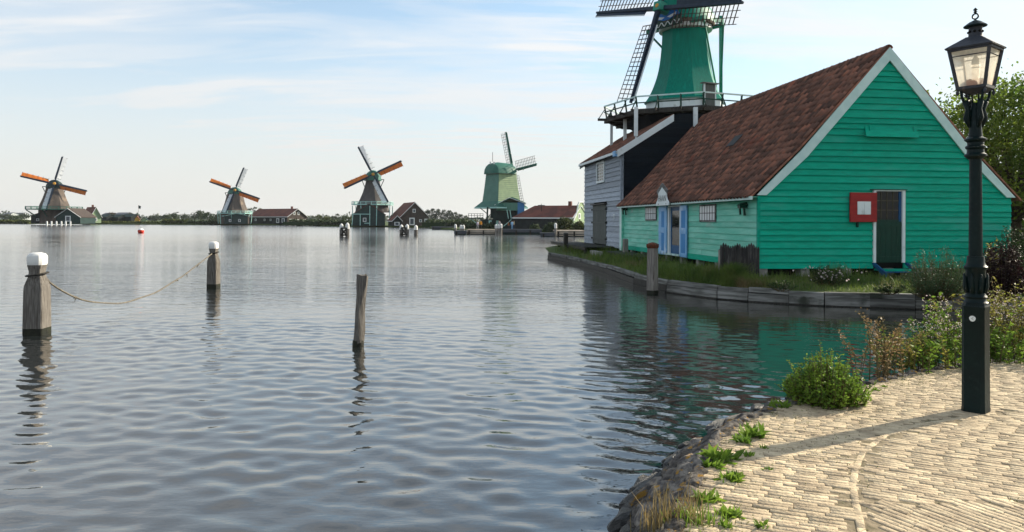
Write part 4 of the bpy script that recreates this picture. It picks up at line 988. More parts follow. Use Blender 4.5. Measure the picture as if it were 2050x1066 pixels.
o_ = nd('ShaderNodeOutputMaterial', t); tr = nd('ShaderNodeBsdfTranslucent', t); tr.inputs[0].default_value = (.98, .94, .84, 1); tp = nd('ShaderNodeBsdfTransparent', t); tp.inputs[0].default_value = (.99, .97, .92, 1)
gl = nd('ShaderNodeBsdfGlossy', t); gl.inputs['Roughness'].default_value = .25; m1_ = nd('ShaderNodeMixShader', t); m2_ = nd('ShaderNodeMixShader', t); m1_.inputs[0].default_value = .42; m2_.inputs[0].default_value = .06
nz = nd('ShaderNodeTexNoise', t); nz.inputs['Scale'].default_value = 9; mr = nd('ShaderNodeMapRange', t); lk(nz.outputs[0], mr.inputs[0], t); mr.inputs[1].default_value = .3; mr.inputs[2].default_value = .7; mr.inputs[3].default_value = .20; mr.inputs[4].default_value = .34; lk(mr.outputs[0], m1_.inputs[0], t)
lk(tr.outputs[0], m1_.inputs[1], t); lk(tp.outputs[0], m1_.inputs[2], t); lk(m1_.outputs[0], m2_.inputs[1], t); lk(gl.outputs[0], m2_.inputs[2], t); lk(m2_.outputs[0], o_.inputs[0], t)
for k in range(4):
    t = R(90 * k); Rm = Matrix.Rotation(t, 3, 'Z'); e = .010
    mb = MB().add([Rm @ Vector(v) for v in ((lb - e, -lb + .01, zb_ + .02), (lb - e, lb - .01, zb_ + .02), (lt - e, lt - .01, zt_), (lt - e, -lt + .01, zt_))], [(0, 1, 2, 3)]).build('glass_pane', gm, LN)
    MB().beam(Rm @ Vector((lt, -lt, zt_ - .005)), Rm @ Vector((lt, lt, zt_ - .005)), .024, .03).build('top_bar', ZINC, LN)
    f = .82; l2 = lb + (lt - lb) * f; z2 = zb_ + (zt_ - zb_) * f; MB().beam(Rm @ Vector((l2 - .012, -l2, z2)), Rm @ Vector((l2 - .012, l2, z2)), .006, .008).build('pane_bar', ZINC, LN)
LR = sqprof(MB(), [(lt + .024, zt_), (lt + .028, zt_ + .012), (lt + .01, zt_ + .026), (.065, zt_ + .105), (.06, zt_ + .11)], 0, .02).build('lantern_roof', ZINC, LAMP)
MB().lathe([(.062, zt_ + .10), (.055, zt_ + .12), (.052, zt_ + .195), (.055, zt_ + .20)], 14).build('chimney', ZINC, LR, True)
MB().lathe([(.05, zt_ + .198), (.092, zt_ + .203), (.094, zt_ + .212), (.05, zt_ + .245), (.015, zt_ + .262)], 14).build('chimney_hood', LG, LR, True)
for k in range(8): t = R(45 * k + 12); MB().lathe([(.004, zt_ + .145), (.0135, zt_ + .152), (.0135, zt_ + .162), (.004, zt_ + .169)], 6, (.052 * math.cos(t), .052 * math.sin(t))).build('vent_hole', MATS['white_paint'] if 0 else VOID, LR)
fz = zt_ + .262
MB().tube([(0, .024 * math.cos(t), fz + .035 + .024 * math.sin(t)) for t in np.linspace(0, 2 * math.pi, 17)], .007, 6).build('finial_ring', LG, LR)
MB().lathe([(.012, fz - .005), (.006, fz + .012)], 8).build('finial_stem', LG, LR); MB().lathe([(.004, fz + .06), (.017, fz + .075), (.007, fz + .085), (.02, fz + .093), (.003, fz + .112)], 8).build('finial', LG, LR)
MB().lathe([(.012, zb_ + .02), (.07, zb_ + .022), (.07, zb_ + .085), (.012, zb_ + .09)], 12).build('lamp_socket', mat('orange_socket', (.75, .22, .05), (.6, .17, .04), 5), LN)
MB().lathe([(.022, zb_ + .088), (.030, zb_ + .13), (.030, zb_ + .25), (.012, zb_ + .30)], 12).build('bulb', mat('opal_bulb', (.78, .74, .64), (.72, .68, .6), 3, rough=.2), LN, True)
# round sticker on the pedestal
stm = WHITEP; t = R(-124 - 39 + 360); nrm = Vector((math.cos(R(180)), math.sin(R(180)), 0))
SK = MB(); cz = 1.345; sy = -.004
pts = [(-.0925, sy + .026 * math.cos(q) * (1 + .06 * math.sin(3 * q)), cz + .026 * math.sin(q)) for q in np.linspace(0, 2 * math.pi, 17)[:-1]]
SK = MB().prism(pts, (-.0012, 0, 0)).build('sticker', WHITEP, LAMP)
for a, b, w in (((.004, .0), (-.009, .016), .007), ((.004, 0), (-.010, -.013), .006), ((.004, 0), (.012, .003), .004)):
    MB().beam((-.0945, sy + a[0], cz + a[1]), (-.0945, sy + b[0], cz + b[1]), .001, w, (1, 0, 0)).build('sticker_mark', IRON, SK)

# ================================================================== plants
def leafmat(name, c1, c2, trans=.4, **k): return mat(name, c1, c2, k.pop('scale', 6), rough=.55, trans=trans, coord='World', **k)
LEAF_A = leafmat('bright_leaf', (.22, .34, .045), (.095, .18, .026))
LEAF_B = leafmat('dark_leaf', (.030, .062, .018), (.018, .040, .014), .3)
LEAF_Y = leafmat('yellow_green_leaf', (.34, .31, .065), (.18, .21, .04))
LEAF_D = leafmat('dry_leaf', (.34, .22, .11), (.17, .14, .05), .3)
LEAF_M = leafmat('maroon_leaf', (.030, .010, .012), (.014, .008, .009), .2)
LEAF_G = leafmat('lavender_leaf', (.080, .140, .060), (.040, .085, .036), .3)
GRASS = leafmat('grass_blade', (.14, .20, .04), (.075, .13, .026), .35, scale=1.5, c3=(.20, .155, .07), s3=.8)
DRYG = leafmat('dry_grass', (.34, .25, .11), (.20, .16, .07), .35, scale=5)
STEM = mat('plant_stem', (.12, .10, .04), (.08, .06, .03), 8, rough=.8)
BARK = mat('tree_bark', (.085, .068, .050), (.045, .037, .03), 5, (4, 4, 1), rough=.95, bump=1, bscale=9)
FLOWER = leafmat('pale_flower', (.72, .60, .58), (.60, .52, .48), .3)
def leafV(Pn, D, L, Wd, curl=.15):
    n = len(Pn); D = D / (np.linalg.norm(D, axis=1, keepdims=True) + 1e-9); rv = rng.normal(size=(n, 3)); S_ = np.cross(D, rv); S_ /= (np.linalg.norm(S_, axis=1, keepdims=True) + 1e-9)
    N_ = np.cross(S_, D); L = np.broadcast_to(np.asarray(L), (n,))[:, None]; Wd = np.broadcast_to(np.asarray(Wd), (n,))[:, None]
    V = np.stack([Pn, Pn + D * L * .5 + S_ * Wd * .5 + N_ * L * curl, Pn + D * L, Pn + D * L * .5 - S_ * Wd * .5 + N_ * L * curl], 1)
    return V.reshape(-1, 3), np.arange(n * 4).reshape(n, 4)
def leaf_part(name, parent, Pn, D, L, Wd, m_, kind='stuff'):
    V, Q = leafV(np.asarray(Pn, float), np.asarray(D, float), L, Wd); V = V - [0, 0, ZO.get(parent, 0)]
    return link(name, npmesh(name, V, Q, m_), parent, kind)
def bladeV(Pn, Hh, lean, wd):
    n = len(Pn); t = rng.uniform(0, 6.283, n); dr = np.stack([np.cos(t), np.sin(t), np.zeros(n)], 1); sd = np.stack([-np.sin(t), np.cos(t), np.zeros(n)], 1)
    Hh = np.broadcast_to(np.asarray(Hh), (n,))[:, None]; lean = np.broadcast_to(np.asarray(lean), (n,))[:, None]; w = np.broadcast_to(np.asarray(wd), (n,))[:, None]; up = np.array([0, 0, 1.0])
    a = Pn; b = Pn + up * Hh * .6 + dr * lean * Hh * .35; c = Pn + up * Hh + dr * lean * Hh
    V = np.stack([a - sd * w / 2, a + sd * w / 2, b + sd * w * .4, b - sd * w * .4, c + sd * w * .08, c - sd * w * .08], 1).reshape(-1, 3)
    I = np.arange(n)[:, None] * 6; Q = np.concatenate([I + [0, 1, 2, 3], I + [3, 2, 4, 5]]); return V, Q
def bush(name, label, loc, rx, ry, h, nst, nleaf, ls, m_, cat='shrub', spiky=.25, dens=1.0, group=None, lw=.5):
    o = thing(name, label, cat, loc, 0, group); z0 = loc[2]; mb = MB(); Pn, D, L = [], [], []
    for i in range(nst):
        t = rng.uniform(0, 6.283); q = math.sqrt(rng.uniform(0, 1)); ex, ey = q * rx * math.cos(t), q * ry * math.sin(t)
        hh = h * (1 - .55 * q * q) * rng.uniform(.75, 1 + spiky); b0 = Vector((ex * .25, ey * .25, z0)); tip = Vector((ex, ey, z0 + hh)); mid_ = b0.lerp(tip, .55) + Vector((ex * .18, ey * .18, 0))
        mb.tube([b0 - Vector((0, 0, .03)), mid_, tip], [.006 * (1 + h), .004, .002], 3, False)
        for k in range(nleaf):
            f = rng.uniform(.12, 1.0) ** .8; p = (b0.lerp(mid_, f / .55) if f < .55 else mid_.lerp(tip, (f - .55) / .45)); a = rng.uniform(0, 6.283)
            dv = Vector((math.cos(a) + .6 * ex / rx, math.sin(a) + .6 * ey / ry, rng.uniform(-.2, .9))); Pn.append(p + Vector(rng.normal(0, .012, 3))); D.append(dv); L.append(ls * rng.uniform(.6, 1.3) * (1.15 - .45 * f))
    mb.build('stems', STEM, o, kind='stuff'); L = np.array(L); leaf_part('foliage', o, np.array(Pn), np.array(D), L, L * lw, m_); return o
gb = G(1652, 806, PZ)
bush('shrub', 'round bright green bush growing on the stone edge of the pavement', (gb.x, gb.y, .42), .39, .34, .46, 300, 24, .046, LEAF_A)
bb = [o for o in col.objects if o.name.startswith('shrub')][-1]; mb = MB(); Pn, D, L = [], [], []
for ex, ey, hh in ((-.05, .0, .66), (-.44, -.05, .26), (-.30, .05, .46), (.10, .1, .56), (.40, -.1, .30), (-.15, -.1, .55), (.22, .05, .47)):   # straggling shoots
    q = [Vector((ex * .2, ey, .42)), Vector((ex * .8, ey, .42 + hh * .7)), Vector((ex * 1.1, ey, .42 + hh))]; mb.tube(q, [.005, .004, .002], 4, False)
    for f in np.linspace(.3, 1, 16):
        for s_ in (0, 3.14): a = rng.uniform(0, 6.28) + s_; Pn.append(q[0].lerp(q[1], f) if f < .6 else q[1].lerp(q[2], (f - .6) / .4)); D.append((math.cos(a), math.sin(a), .4)); L.append(.045 * (1.2 - .7 * f))
mb.build('shoots', STEM, bb, kind='stuff'); L = np.array(L); leaf_part('shoot_leaves', bb, Pn, D, L, L * .5, LEAF_A)
# weeds with dry stalks on the water's edge
def stalks(label, px, py, h, n, nl, ls, m_, sx=.25, lean=.35, seeds=None, z=.44, name='tall_weed', lw=.45, group=None):
    g = G(px, py, z); o = thing(name, label, 'weed', (g.x, g.y, z), 0, group); mb = MB(); Pn, D, L, SP_, SD_ = [], [], [], [], []
    for i in range(n):
        t = rng.uniform(0, 6.283); b0 = Vector((rng.normal(0, sx * .5), rng.normal(0, sx * .4), z)); hh = h * rng.uniform(.55, 1.05)
        tip = b0 + Vector((math.cos(t) * lean * hh, math.sin(t) * lean * hh * .7, hh)); mid_ = b0.lerp(tip, .5) + Vector((-math.cos(t) * .06, 0, .02))
        mb.tube([b0 - Vector((0, 0, .04)), mid_, tip], [.006, .0045, .002], 4, False)
        for k in range(nl):
            f = rng.uniform(.08, 1); p = b0.lerp(mid_, f * 2) if f < .5 else mid_.lerp(tip, f * 2 - 1); a = rng.uniform(0, 6.283); Pn.append(p); D.append((math.cos(a), math.sin(a), rng.uniform(-.3, .7))); L.append(ls * rng.uniform(.5, 1.3))
        if seeds:
            for k in range(14):
                f = rng.uniform(.62, 1.0); p = mid_.lerp(tip, f * 2 - 1) + Vector(rng.normal(0, .02, 3)); SP_.append(p); SD_.append(rng.normal(size=3))
    mb.build('stems', STEM, o, kind='stuff'); L = np.array(L); leaf_part('foliage', o, Pn, D, L, L * lw, m_)
    if seeds: leaf_part('seed_heads', o, SP_, SD_, .022, .016, seeds)
    return o
stalks('brown seedy weed leaning over the inlet between the bush and the lamp', 1775, 762, .72, 20, 26, .045, LEAF_D, .42, .40, LEAF_D)
stalks('reddish dry weed beside the lamp on the water edge', 1826, 745, .50, 22, 30, .045, LEAF_Y, .42, .35, LEAF_D)
stalks('pale flowering weed just behind the lamp pedestal', 1884, 730, .85, 34, 34, .05, LEAF_A, .42, .3, FLOWER)
stalks('leafy green weed hugging the stones left of the lamp', 1860, 742, .42, 40, 40, .055, LEAF_A, .5, .4)
stalks('yellowing weed with pale flower heads right of the lamp', 1998, 716, .92, 34, 36, .05, LEAF_Y, .5, .3, FLOWER)
stalks('sunlit golden weed at the pavement corner beyond the lamp', 2062, 712, 1.0, 34, 40, .05, LEAF_Y, .5, .3, DRYG)
stalks('low green leafy weed at the foot of the golden weeds', 2010, 728, .45, 46, 46, .06, LEAF_A, .55, .4)
stalks('pale straw coloured weed behind the lamp column', 1945, 712, .80, 30, 34, .05, LEAF_Y, .45, .3, DRYG)
# rosettes and tufts on the paving
def rosette(px, py, s, label, group=None, z=PZ):
    g = G(px, py, z); o = thing('dock_weed', label, 'weed', (g.x, g.y, z), 0, group); n = int(22 + 36 * s)
    t = rng.uniform(0, 6.283, n); el = rng.uniform(.15, 1.1, n); D = np.stack([np.cos(t) * np.cos(el), np.sin(t) * np.cos(el), np.sin(el)], 1); L = s * rng.uniform(.045, .125, n)
    Pn = np.stack([rng.normal(0, .03 * s, n), rng.normal(0, .03 * s, n), np.full(n, z - .01)], 1); leaf_part('leaves', o, Pn, D, L, L * .30, LEAF_A, None)
rosette(1508, 872, 1.15, 'upright broad leaved weed on the pavement edge near the bush')
rosette(1441, 920, 1.25, 'largest broad leaved weed on the stone edge'); rosette(1425, 934, .9, 'spreading weed touching the largest weed on the stone edge'); rosette(1486, 884, .8, 'small weed below the upright one on the pavement edge')
for lb_, gr, L_ in (('small green weed sprouting between the bricks close to the round bush', 'weeds beside the round bush', ((1755, 782, .5), (1770, 775, .4), (1565, 815, .8), (1553, 812, .7), (1735, 790, .5))),
                    ('small weed rosette along the inner rim of the embankment stones', 'weeds along the stone rim', ((1497, 912, .5), (1463, 962, .8), (1478, 955, .55), (1412, 1003, .8), (1430, 1000, .6), (1455, 1031, .7), (1475, 1033, .6), (1456, 1053, .55))),
                    ('tiny weed alone in the open paving away from the stones', 'weeds in the open paving', ((1528, 897, .4), (1540, 940, .35), (1523, 1054, .5)))):
    for px, py, s in L_: rosette(px, py, s, lb_, gr)
# dry grass clump at the corner of the stones
g = G(1345, 1062, .42); dg = thing('dry_grass_clump', 'tuft of tall straw coloured grass among the stones', 'grass', (g.x, g.y, .42)); n = 170
Pn = np.stack([rng.normal(0, .085, n), rng.normal(-.03, .06, n), np.full(n, .40)], 1); V, Q = bladeV(Pn, rng.uniform(.10, .30, n), rng.normal(.25, .2, n), .006); V -= [0, 0, .42]; link('blades', npmesh('blades', V, Q, DRYG), dg, 'stuff')
Pn = np.stack([rng.normal(.12, .08, 160), rng.normal(-.06, .06, 160), np.full(160, .43)], 1); V, Q = bladeV(Pn, rng.uniform(.05, .16, 160), rng.normal(.4, .3, 160), .012); V -= [0, 0, .42]; link('green_blades', npmesh('green_blades', V, Q, LEAF_A), dg, 'stuff')
# moss and grass in the joints
n = 9000; k = rng.integers(0, len(vis), n); B3 = np.array([(q[0], q[1]) for q in vis]); cl = np.sin(B3[k, 0] * 3.1 + 1) * np.sin(B3[k, 1] * 2.7) + rng.normal(0, .5, n); k = k[cl > .62]
edge_d = np.array([min(math.hypot(q[0] - p.x, q[1] - p.y) for p in ER) for q in vis]); k2 = rng.choice(len(vis), 6000, p=np.exp(-edge_d / .22) / np.exp(-edge_d / .22).sum()); k = np.concatenate([k, k2])
Pn = np.c_[B3[k] + rng.normal(0, .035, (len(k), 2)), np.full(len(k), PZ - .02)]; V, Q = bladeV(Pn, rng.uniform(.010, .028, len(k)), rng.normal(1.0, .6, len(k)), .010); link('joint_grass', npmesh('joint_grass', V, Q, leafmat('moss', (.16, .17, .03), (.09, .12, .02))), kind='stuff')
# grass on the barn's bank
def strip_pts(n, i0, i1, f0, f1):
    out = []
    for _ in range(n):
        i = rng.integers(i0, i1); u = rng.uniform(0, 1); f = rng.uniform(f0, f1); e = EDGE[i].lerp(EDGE[i + 1], u); q = inner[i].lerp(inner[i + 1], u); p = e.lerp(q, f); out.append((p.x, p.y, QZ - .05 + (.58 - QZ) * f ** .7))
    return np.array(out)
Pn = np.concatenate([strip_pts(9000, 0, 12, .06, .95), strip_pts(5000, 1, 6, .05, .8)]); n = len(Pn); hh = rng.uniform(.06, .20, n) * (1 + .9 * (np.sin(Pn[:, 0] * 1.9 + Pn[:, 1]) > .5)) * np.where(Pn[:, 1] > 20.5, 1.45, .8)
V, Q = bladeV(Pn, hh, rng.normal(.5, .35, n), .016); link('bank_grass', npmesh('bank_grass', V, Q, GRASS), kind='stuff')
def gz(px, py, z): return G(px, py, z)
p = gz(1660, 572, .46); bush('rose_bush', 'low bush with pale pink flowers left of the blue step', (p.x, p.y, .45), .62, .35, .52, 60, 22, .06, LEAF_B, spiky=.4)
rb = [o for o in col.objects if o.name.startswith('rose_bush')][-1]; Pn = np.stack([rng.normal(0, .36, 70), rng.normal(-.1, .2, 70), rng.uniform(.62, .98, 70)], 1); leaf_part('flowers', rb, Pn, rng.normal(size=(70, 3)), .06, .06, FLOWER)
p = gz(1876, 598, .42); bush('lavender_bush', 'grey green upright lavender bush behind the lamp', (p.x, p.y, .40), .85, .6, 1.0, 260, 26, .085, LEAF_G, spiky=.35, lw=.22)
p = gz(2002, 603, .42); bush('maroon_shrub', 'dark maroon leaved shrub at the barn corner right of the lamp', (p.x, p.y, .40), .62, .5, 1.35, 150, 46, .09, LEAF_M, spiky=.15)
p = gz(1985, 590, .45); bush('yellow_spire_plant', 'slender yellow green spire above the maroon shrub', (p.x, p.y, .45), .12, .12, 1.75, 7, 60, .10, LEAF_Y, 'plant', spiky=.3)
for px, py, lb_ in ((1565, 582, 'small green herb left of the rose bush'), (1780, 588, 'small green herb at the foot of the blue step')):
    p = gz(px, py, .44); bush('herb_clump', lb_, (p.x, p.y, .44), .40, .22, .26, 30, 20, .06, LEAF_B, 'plant')
for px, Y, w, h, lb_ in ((2060, 21.5, 1.3, 1.5, 'dark green hedge bush behind the maroon shrub'), (2048, 26, 1.4, 1.3, 'leafy bush at the foot of the big tree'), (2100, 18, 1.2, 1.0, 'low bush on the bank right of the maroon shrub')):
    X = slope(px, 500)[0] * Y; bush('shrub', lb_, (X, Y, .5), w, w * .8, h, 170, 34, .10, LEAF_B)
w = P(2040, 540, 22.6); gwall = thing('garden_wall', 'low pale plank wall at the right of the maroon shrub', 'wall', (w.x, w.y, .5)); [MB().box(-.4, 3.2, 0, .12, .5 + i * .16, .5 + (i + 1) * .16 - .012).build('plank', GREYWOODH, gwall) for i in range(2)]
# ================================================================== trees
def tree(name, label, x, y, z, Hh, cr, trunk_h, nclump, per, ls, m_, tr=.25, group=None, detail=True, flat=1.0, cat='tree', seed=None):
    o = thing(name, label, cat, (x, y, z), 0, group); mb = MB(); top = z + Hh; tips = []
    if detail:
        mb.tube([(0, 0, z - .2), (.05, 0, z + trunk_h * .5), (-.05, .05, z + trunk_h)], [tr * 1.2, tr, tr * .8], 10)
        for k in range(nclump):
            a = rng.uniform(0, 6.283); q = math.sqrt(rng.uniform(.02, 1)); zz_ = z + trunk_h * .75 + (Hh - trunk_h * .75) * rng.uniform(.05, .97); f = (zz_ - z - trunk_h * .7) / (Hh - trunk_h * .7); rad = cr * math.sqrt(max(.05, 1 - (2 * f - .85) ** 2 * .8)) * q
            tip = Vector((rad * math.cos(a), rad * math.sin(a), zz_)); tips.append(tip)
            if k % 3 == 0: s0 = Vector((0, 0, z + trunk_h * rng.uniform(.7, 1.0))); mb.tube([s0, s0.lerp(tip, .5) + Vector((0, 0, .15 * Hh * .2)), tip], [tr * .42, tr * .22, tr * .05], 6, False)
    else:
        mb.tube([(0, 0, z - .2), (0, 0, z + Hh * .6)], [tr, tr * .4], 6)
        for k in range(nclump):
            a = rng.uniform(0, 6.283); f = rng.uniform(0, 1) ** .8; q = math.sqrt(rng.uniform(0, 1)); zz_ = z + trunk_h + (Hh - trunk_h) * f; rad = cr * math.sqrt(max(.02, 1 - (2 * f - .8) ** 2 * .75)) * q; tips.append(Vector((rad * math.cos(a), rad * math.sin(a), zz_)))
    mb.build('trunk', BARK, o); T_ = np.array([tuple(t) for t in tips]); k = np.repeat(np.arange(len(T_)), per); sg = (cr * (.17 if detail else .20)) * rng.uniform(.6, 1.3, len(T_))[k][:, None]
    Pn = T_[k] + rng.normal(size=(len(k), 3)) * sg * [1, 1, .62]; D = rng.normal(size=(len(k), 3)) + [0, 0, -.25]; L = ls * rng.uniform(.6, 1.3, len(k)); leaf_part('crown', o, Pn, D, L, L * .62, m_); return o
TREE1 = leafmat('maple_leaf', (.17, .24, .035), (.07, .13, .02), .58, scale=.7, c3=(.12, .14, .02), s3=1.0, l3=.58, h3=.72)
FT1 = leafmat('far_tree_leaf', (.058, .085, .036), (.030, .050, .024), .25, scale=.25)
FT2 = leafmat('far_poplar_leaf', (.075, .095, .058), (.050, .068, .046), .25, scale=.2)
FT3 = leafmat('far_bush_leaf', (.085, .105, .026), (.045, .065, .020), .25, scale=.3)
FT4 = leafmat('autumn_leaf', (.085, .055, .028), (.05, .04, .022), .25, scale=.3)
X = slope(2034, 450)[0] * 31
tree('maple_tree', 'big leafy tree rising behind the right corner of the barn', X, 31, .5, 7.6, 4.0, 2.4, 150, 150, .18, TREE1, .24)
X = slope(2130, 450)[0] * 36
tree('maple_tree', 'second broad tree farther right behind the barn', X, 36, .5, 7.6, 3.2, 2.4, 90, 120, .19, TREE1, .22)
# something pale seen past the trunk: a far white cottage
# ================================================================== the far bank
HW = mat('brown_tarred_wall', (.075, .058, .050), (.05, .04, .036), 1.5, rough=.8, coord='World')
BLKW = mat('black_tarred_wall', (.018, .024, .026), (.012, .016, .018), 1.5, rough=.8, coord='World')
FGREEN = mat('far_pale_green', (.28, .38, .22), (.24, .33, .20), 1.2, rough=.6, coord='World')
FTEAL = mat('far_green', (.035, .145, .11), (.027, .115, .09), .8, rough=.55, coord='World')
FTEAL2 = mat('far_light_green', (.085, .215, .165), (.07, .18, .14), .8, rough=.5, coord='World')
FWHITE = mat('far_white', (.74, .76, .75), (.66, .69, .69), 1.2, rough=.6, coord='World')
FMINT = mat('far_mint', (.40, .66, .60), (.32, .58, .54), 1.2, rough=.6, coord='World')
FGLASS = mat('far_glass', (.10, .12, .14), (.07, .08, .10), 1, rough=.15)
ORANGE = mat('orange_canvas', (.75, .24, .04), (.62, .17, .03), 1.5, rough=.8, coord='World', trans=.3)
CANVAS = mat('white_canvas', (.72, .75, .78), (.64, .68, .72), 1.5, rough=.8, coord='World', trans=.2)
THFAR = mat('far_thatch', (.125, .103, .088), (.082, .069, .062), .9, (1, 1, .3), rough=.95, coord='World', c3=(.19, .15, .12), s3=.4)
FDARK = mat('far_dark_timber', (.020, .045, .042), (.014, .030, .030), 1.2, rough=.7, coord='World')
def house(name, label, px, Y, deg, w, l, ze, zr, wall, roofm, trim=None, gwall=None, gwin=(), swin=(), hip=0.0, eav=.3, z0=.5, chim=None, curved=False):
    X = slope(px, 440)[0] * Y; o = thing(name, label, 'house', (X, Y, z0), deg)
    MB().box(0, w, 0.02, l, z0, ze).build('wall', wall, o)
    MB().prism([(0, 0, z0 + .001), (w, 0, z0 + .001), (w, 0, ze), (w / 2, 0, zr - .05), (0, 0, ze)], (0, -.06, 0)).build('gable', gwall or wall, o)
    for s_ in (0, 1):
        x0, x1 = (-eav, w / 2) if not s_ else (w + eav, w / 2); dz = (zr - ze) / (w / 2) * eav
        rf = MB().hexa([(x0, -.3, ze - dz), (x0, l + .3, ze - dz), (x1, l + .3 - hip, zr), (x1, -.3, zr), (x0, -.3, ze - dz + .18), (x0, l + .3, ze - dz + .18), (x1, l + .3 - hip, zr + .18), (x1, -.3, zr + .18)]).build('roof', roofm, o)
        if trim: MB().beam((x0, -.36, ze - dz), (x1, -.36, zr + .02), .1, .42, (0, 1, 0)).build('bargeboard', trim, o)
    if trim: MB().box(-eav - .1, -eav + .05, -.3, l + .3, ze - (zr - ze) / (w / 2) * eav - .1, ze - (zr - ze) / (w / 2) * eav + .12).build('gutter', trim, o)
    for x, z_, ww, hh in gwin:
        f = MB().box(x, x + ww, -.14, -.061, z_, z_ + hh).build('window', FWHITE, o); MB().box(x + ww * .18, x + ww * .82, -.16, -.141, z_ + hh * .14, z_ + hh * .86).build('pane', FGLASS, f)
    for y, z_, ww, hh in swin:
        f = MB().box(-.1, -.001, y, y + ww, z_, z_ + hh).build('window', FWHITE, o); MB().box(-.12, -.101, y + ww * .18, y + ww * .82, z_ + hh * .14, z_ + hh * .86).build('pane', FGLASS, f)
    if chim: MB().box(w / 2 - .3, w / 2 + .3, chim, chim + .6, zr - .3, zr + 1.0).build('chimney', roofm, o)
    return o
def far_mill(label, px, Y, prof, body, ph, face, eps, hubpy, hubd, phi, L, cols, sail_w, capst, capm, stage=None, sparm=None, lattice=False, n=8, tail=True, zbase=.5, lean=None):
    X = slope(px, 440)[0] * Y; o = thing('windmill', label, 'windmill', (X, Y, zbase)); d, r, d3, u = mill_axes(face[0], face[1], eps); hz = CAMZ + slope(px, hubpy)[1] * Y; hub = d * hubd + Vector((0, 0, hz))
    MB().lathe(prof, n, ph=ph).build('tower', body, o); mb = MB(); loft_cap(mb, (0, 0, prof[-1][1] - .1), d, r, capst, 8); cp = mb.build('cap', capm, o, True)
    MB().tube([hub - d3 * hubd, hub + d3 * .35], .38, 8).build('windshaft', capm, o); MB().tube([hub + d3 * .3, hub + d3 * .55], [.5, .3], 8).build('hub', GOLD, o)
    for k in range(4):
        an = R(phi + 90 * k); a = r * math.cos(an) + u * math.sin(an); s_ = r * math.sin(an) - u * math.cos(an); sm = sparm or NAVY
        st = MB().beam(hub, hub + a * L, .40, .40, d3, .26, .26).build('sail', sm, o)
        wb = .42; MB().hexa([hub + a * 1.6 - s_ * .1, hub + a * (L - .15) - s_ * .1, hub + a * (L - .15) - s_ * .1 + d3 * .06, hub + a * 1.6 - s_ * .1 + d3 * .06, hub + a * 1.6 - s_ * wb, hub + a * (L - .15) - s_ * wb * .9, hub + a * (L - .15) - s_ * wb * .9 + d3 * .06, hub + a * 1.6 - s_ * wb + d3 * .06]).build('windboard', sm, st)
        if not lattice:
            m_ = cols[k]; q = [hub + a * (1.5) + s_ * .12, hub + a * (L - .25) + s_ * .12, hub + a * (L - .25) + s_ * sail_w, hub + a * 2.0 + s_ * sail_w * .85]
            b_ = -d3 * .35; MB().hexa([q[0], q[1], q[2] + b_, q[3] + b_ * 1.4, q[0] + d3 * .05, q[1] + d3 * .05, q[2] + d3 * .05 + b_, q[3] + d3 * .05 + b_ * 1.4]).build('sailcloth', m_, st)
            for f in np.linspace(.2, .97, 6): MB().beam(hub + a * L * f, hub + a * L * f + s_ * (sail_w + .12) + b_, .07, .07, d3).build('bar', sm, st)
        else:
            for x in np.arange(1.4, L, .55): MB().beam(hub + a * x, hub + a * x + s_ * sail_w, .07, .07, d3).build('bar', GREYWOODH, st)
            for f in (.34, .67, 1): MB().beam(hub + a * 1.3 + s_ * sail_w * f, hub + a * L + s_ * sail_w * f, .06, .06, d3).build('lath', GREYWOODH, st)
            MB().beam(hub + a * 3.4 - s_ * .5 + d3 * .08, hub + a * 4.4 + s_ * .1 + d3 * .08, .1, .18, d3).build('brace', FWHITE, st)
    if tail:
        zt = prof[-1][1] + .3
        for s2 in (-1, 1):
            MB().beam(r * (3.4 * s2) + Vector((0, 0, zt)), Vector((0, 0, zt + .2)), .2, .2).build('cross_beam', FDARK, o); MB().beam(r * (3.4 * s2) + Vector((0, 0, zt)), -d * 3.5 + Vector((0, 0, zt - 8)), .16, .16).build('tail_brace', FDARK, o)
        MB().beam(-d * 2.2 + Vector((0, 0, zt)), -d * 5 + Vector((0, 0, zt - 9)), .3, .3).build('tail_pole', FDARK, o)
    if stage:
        zs_, rs_, sm, rm = stage; sg = MB().lathe([(rs_ * .5, zs_), (rs_, zs_), (rs_, zs_ + .25), (rs_ * .5, zs_ + .25)], n, ph=ph).build('stage', sm, o)
        for k in range(n):
            t0, t1 = ph + k * 2 * math.pi / n, ph + (k + 1) * 2 * math.pi / n; p, q = Vector((rs_ * math.cos(t0), rs_ * math.sin(t0), zs_)), Vector((rs_ * math.cos(t1), rs_ * math.sin(t1), zs_))
            MB().beam(p + Vector((0, 0, 1.0)), q + Vector((0, 0, 1.0)), .12, .14).build('rail', rm, sg); MB().beam(p + Vector((0, 0, .55)), q + Vector((0, 0, .55)), .10, .10).build('rail', rm, sg)
            for f in (0, .33, .67): c = p.lerp(q, f); MB().beam(c, c + Vector((0, 0, 1.0)), .12, .12).build('rail_post', rm, sg)
            MB().beam(p * .97, (Vector((p.x * .93, p.y * .93, .5)) if zs_ < 4.5 or zs_ > 6 else Vector((p.x * .62, p.y * .62, zs_ - 2.2))), .22, .22).build('stage_post', rm if rm is not FDARK else FDARK, sg)
    return o, hub
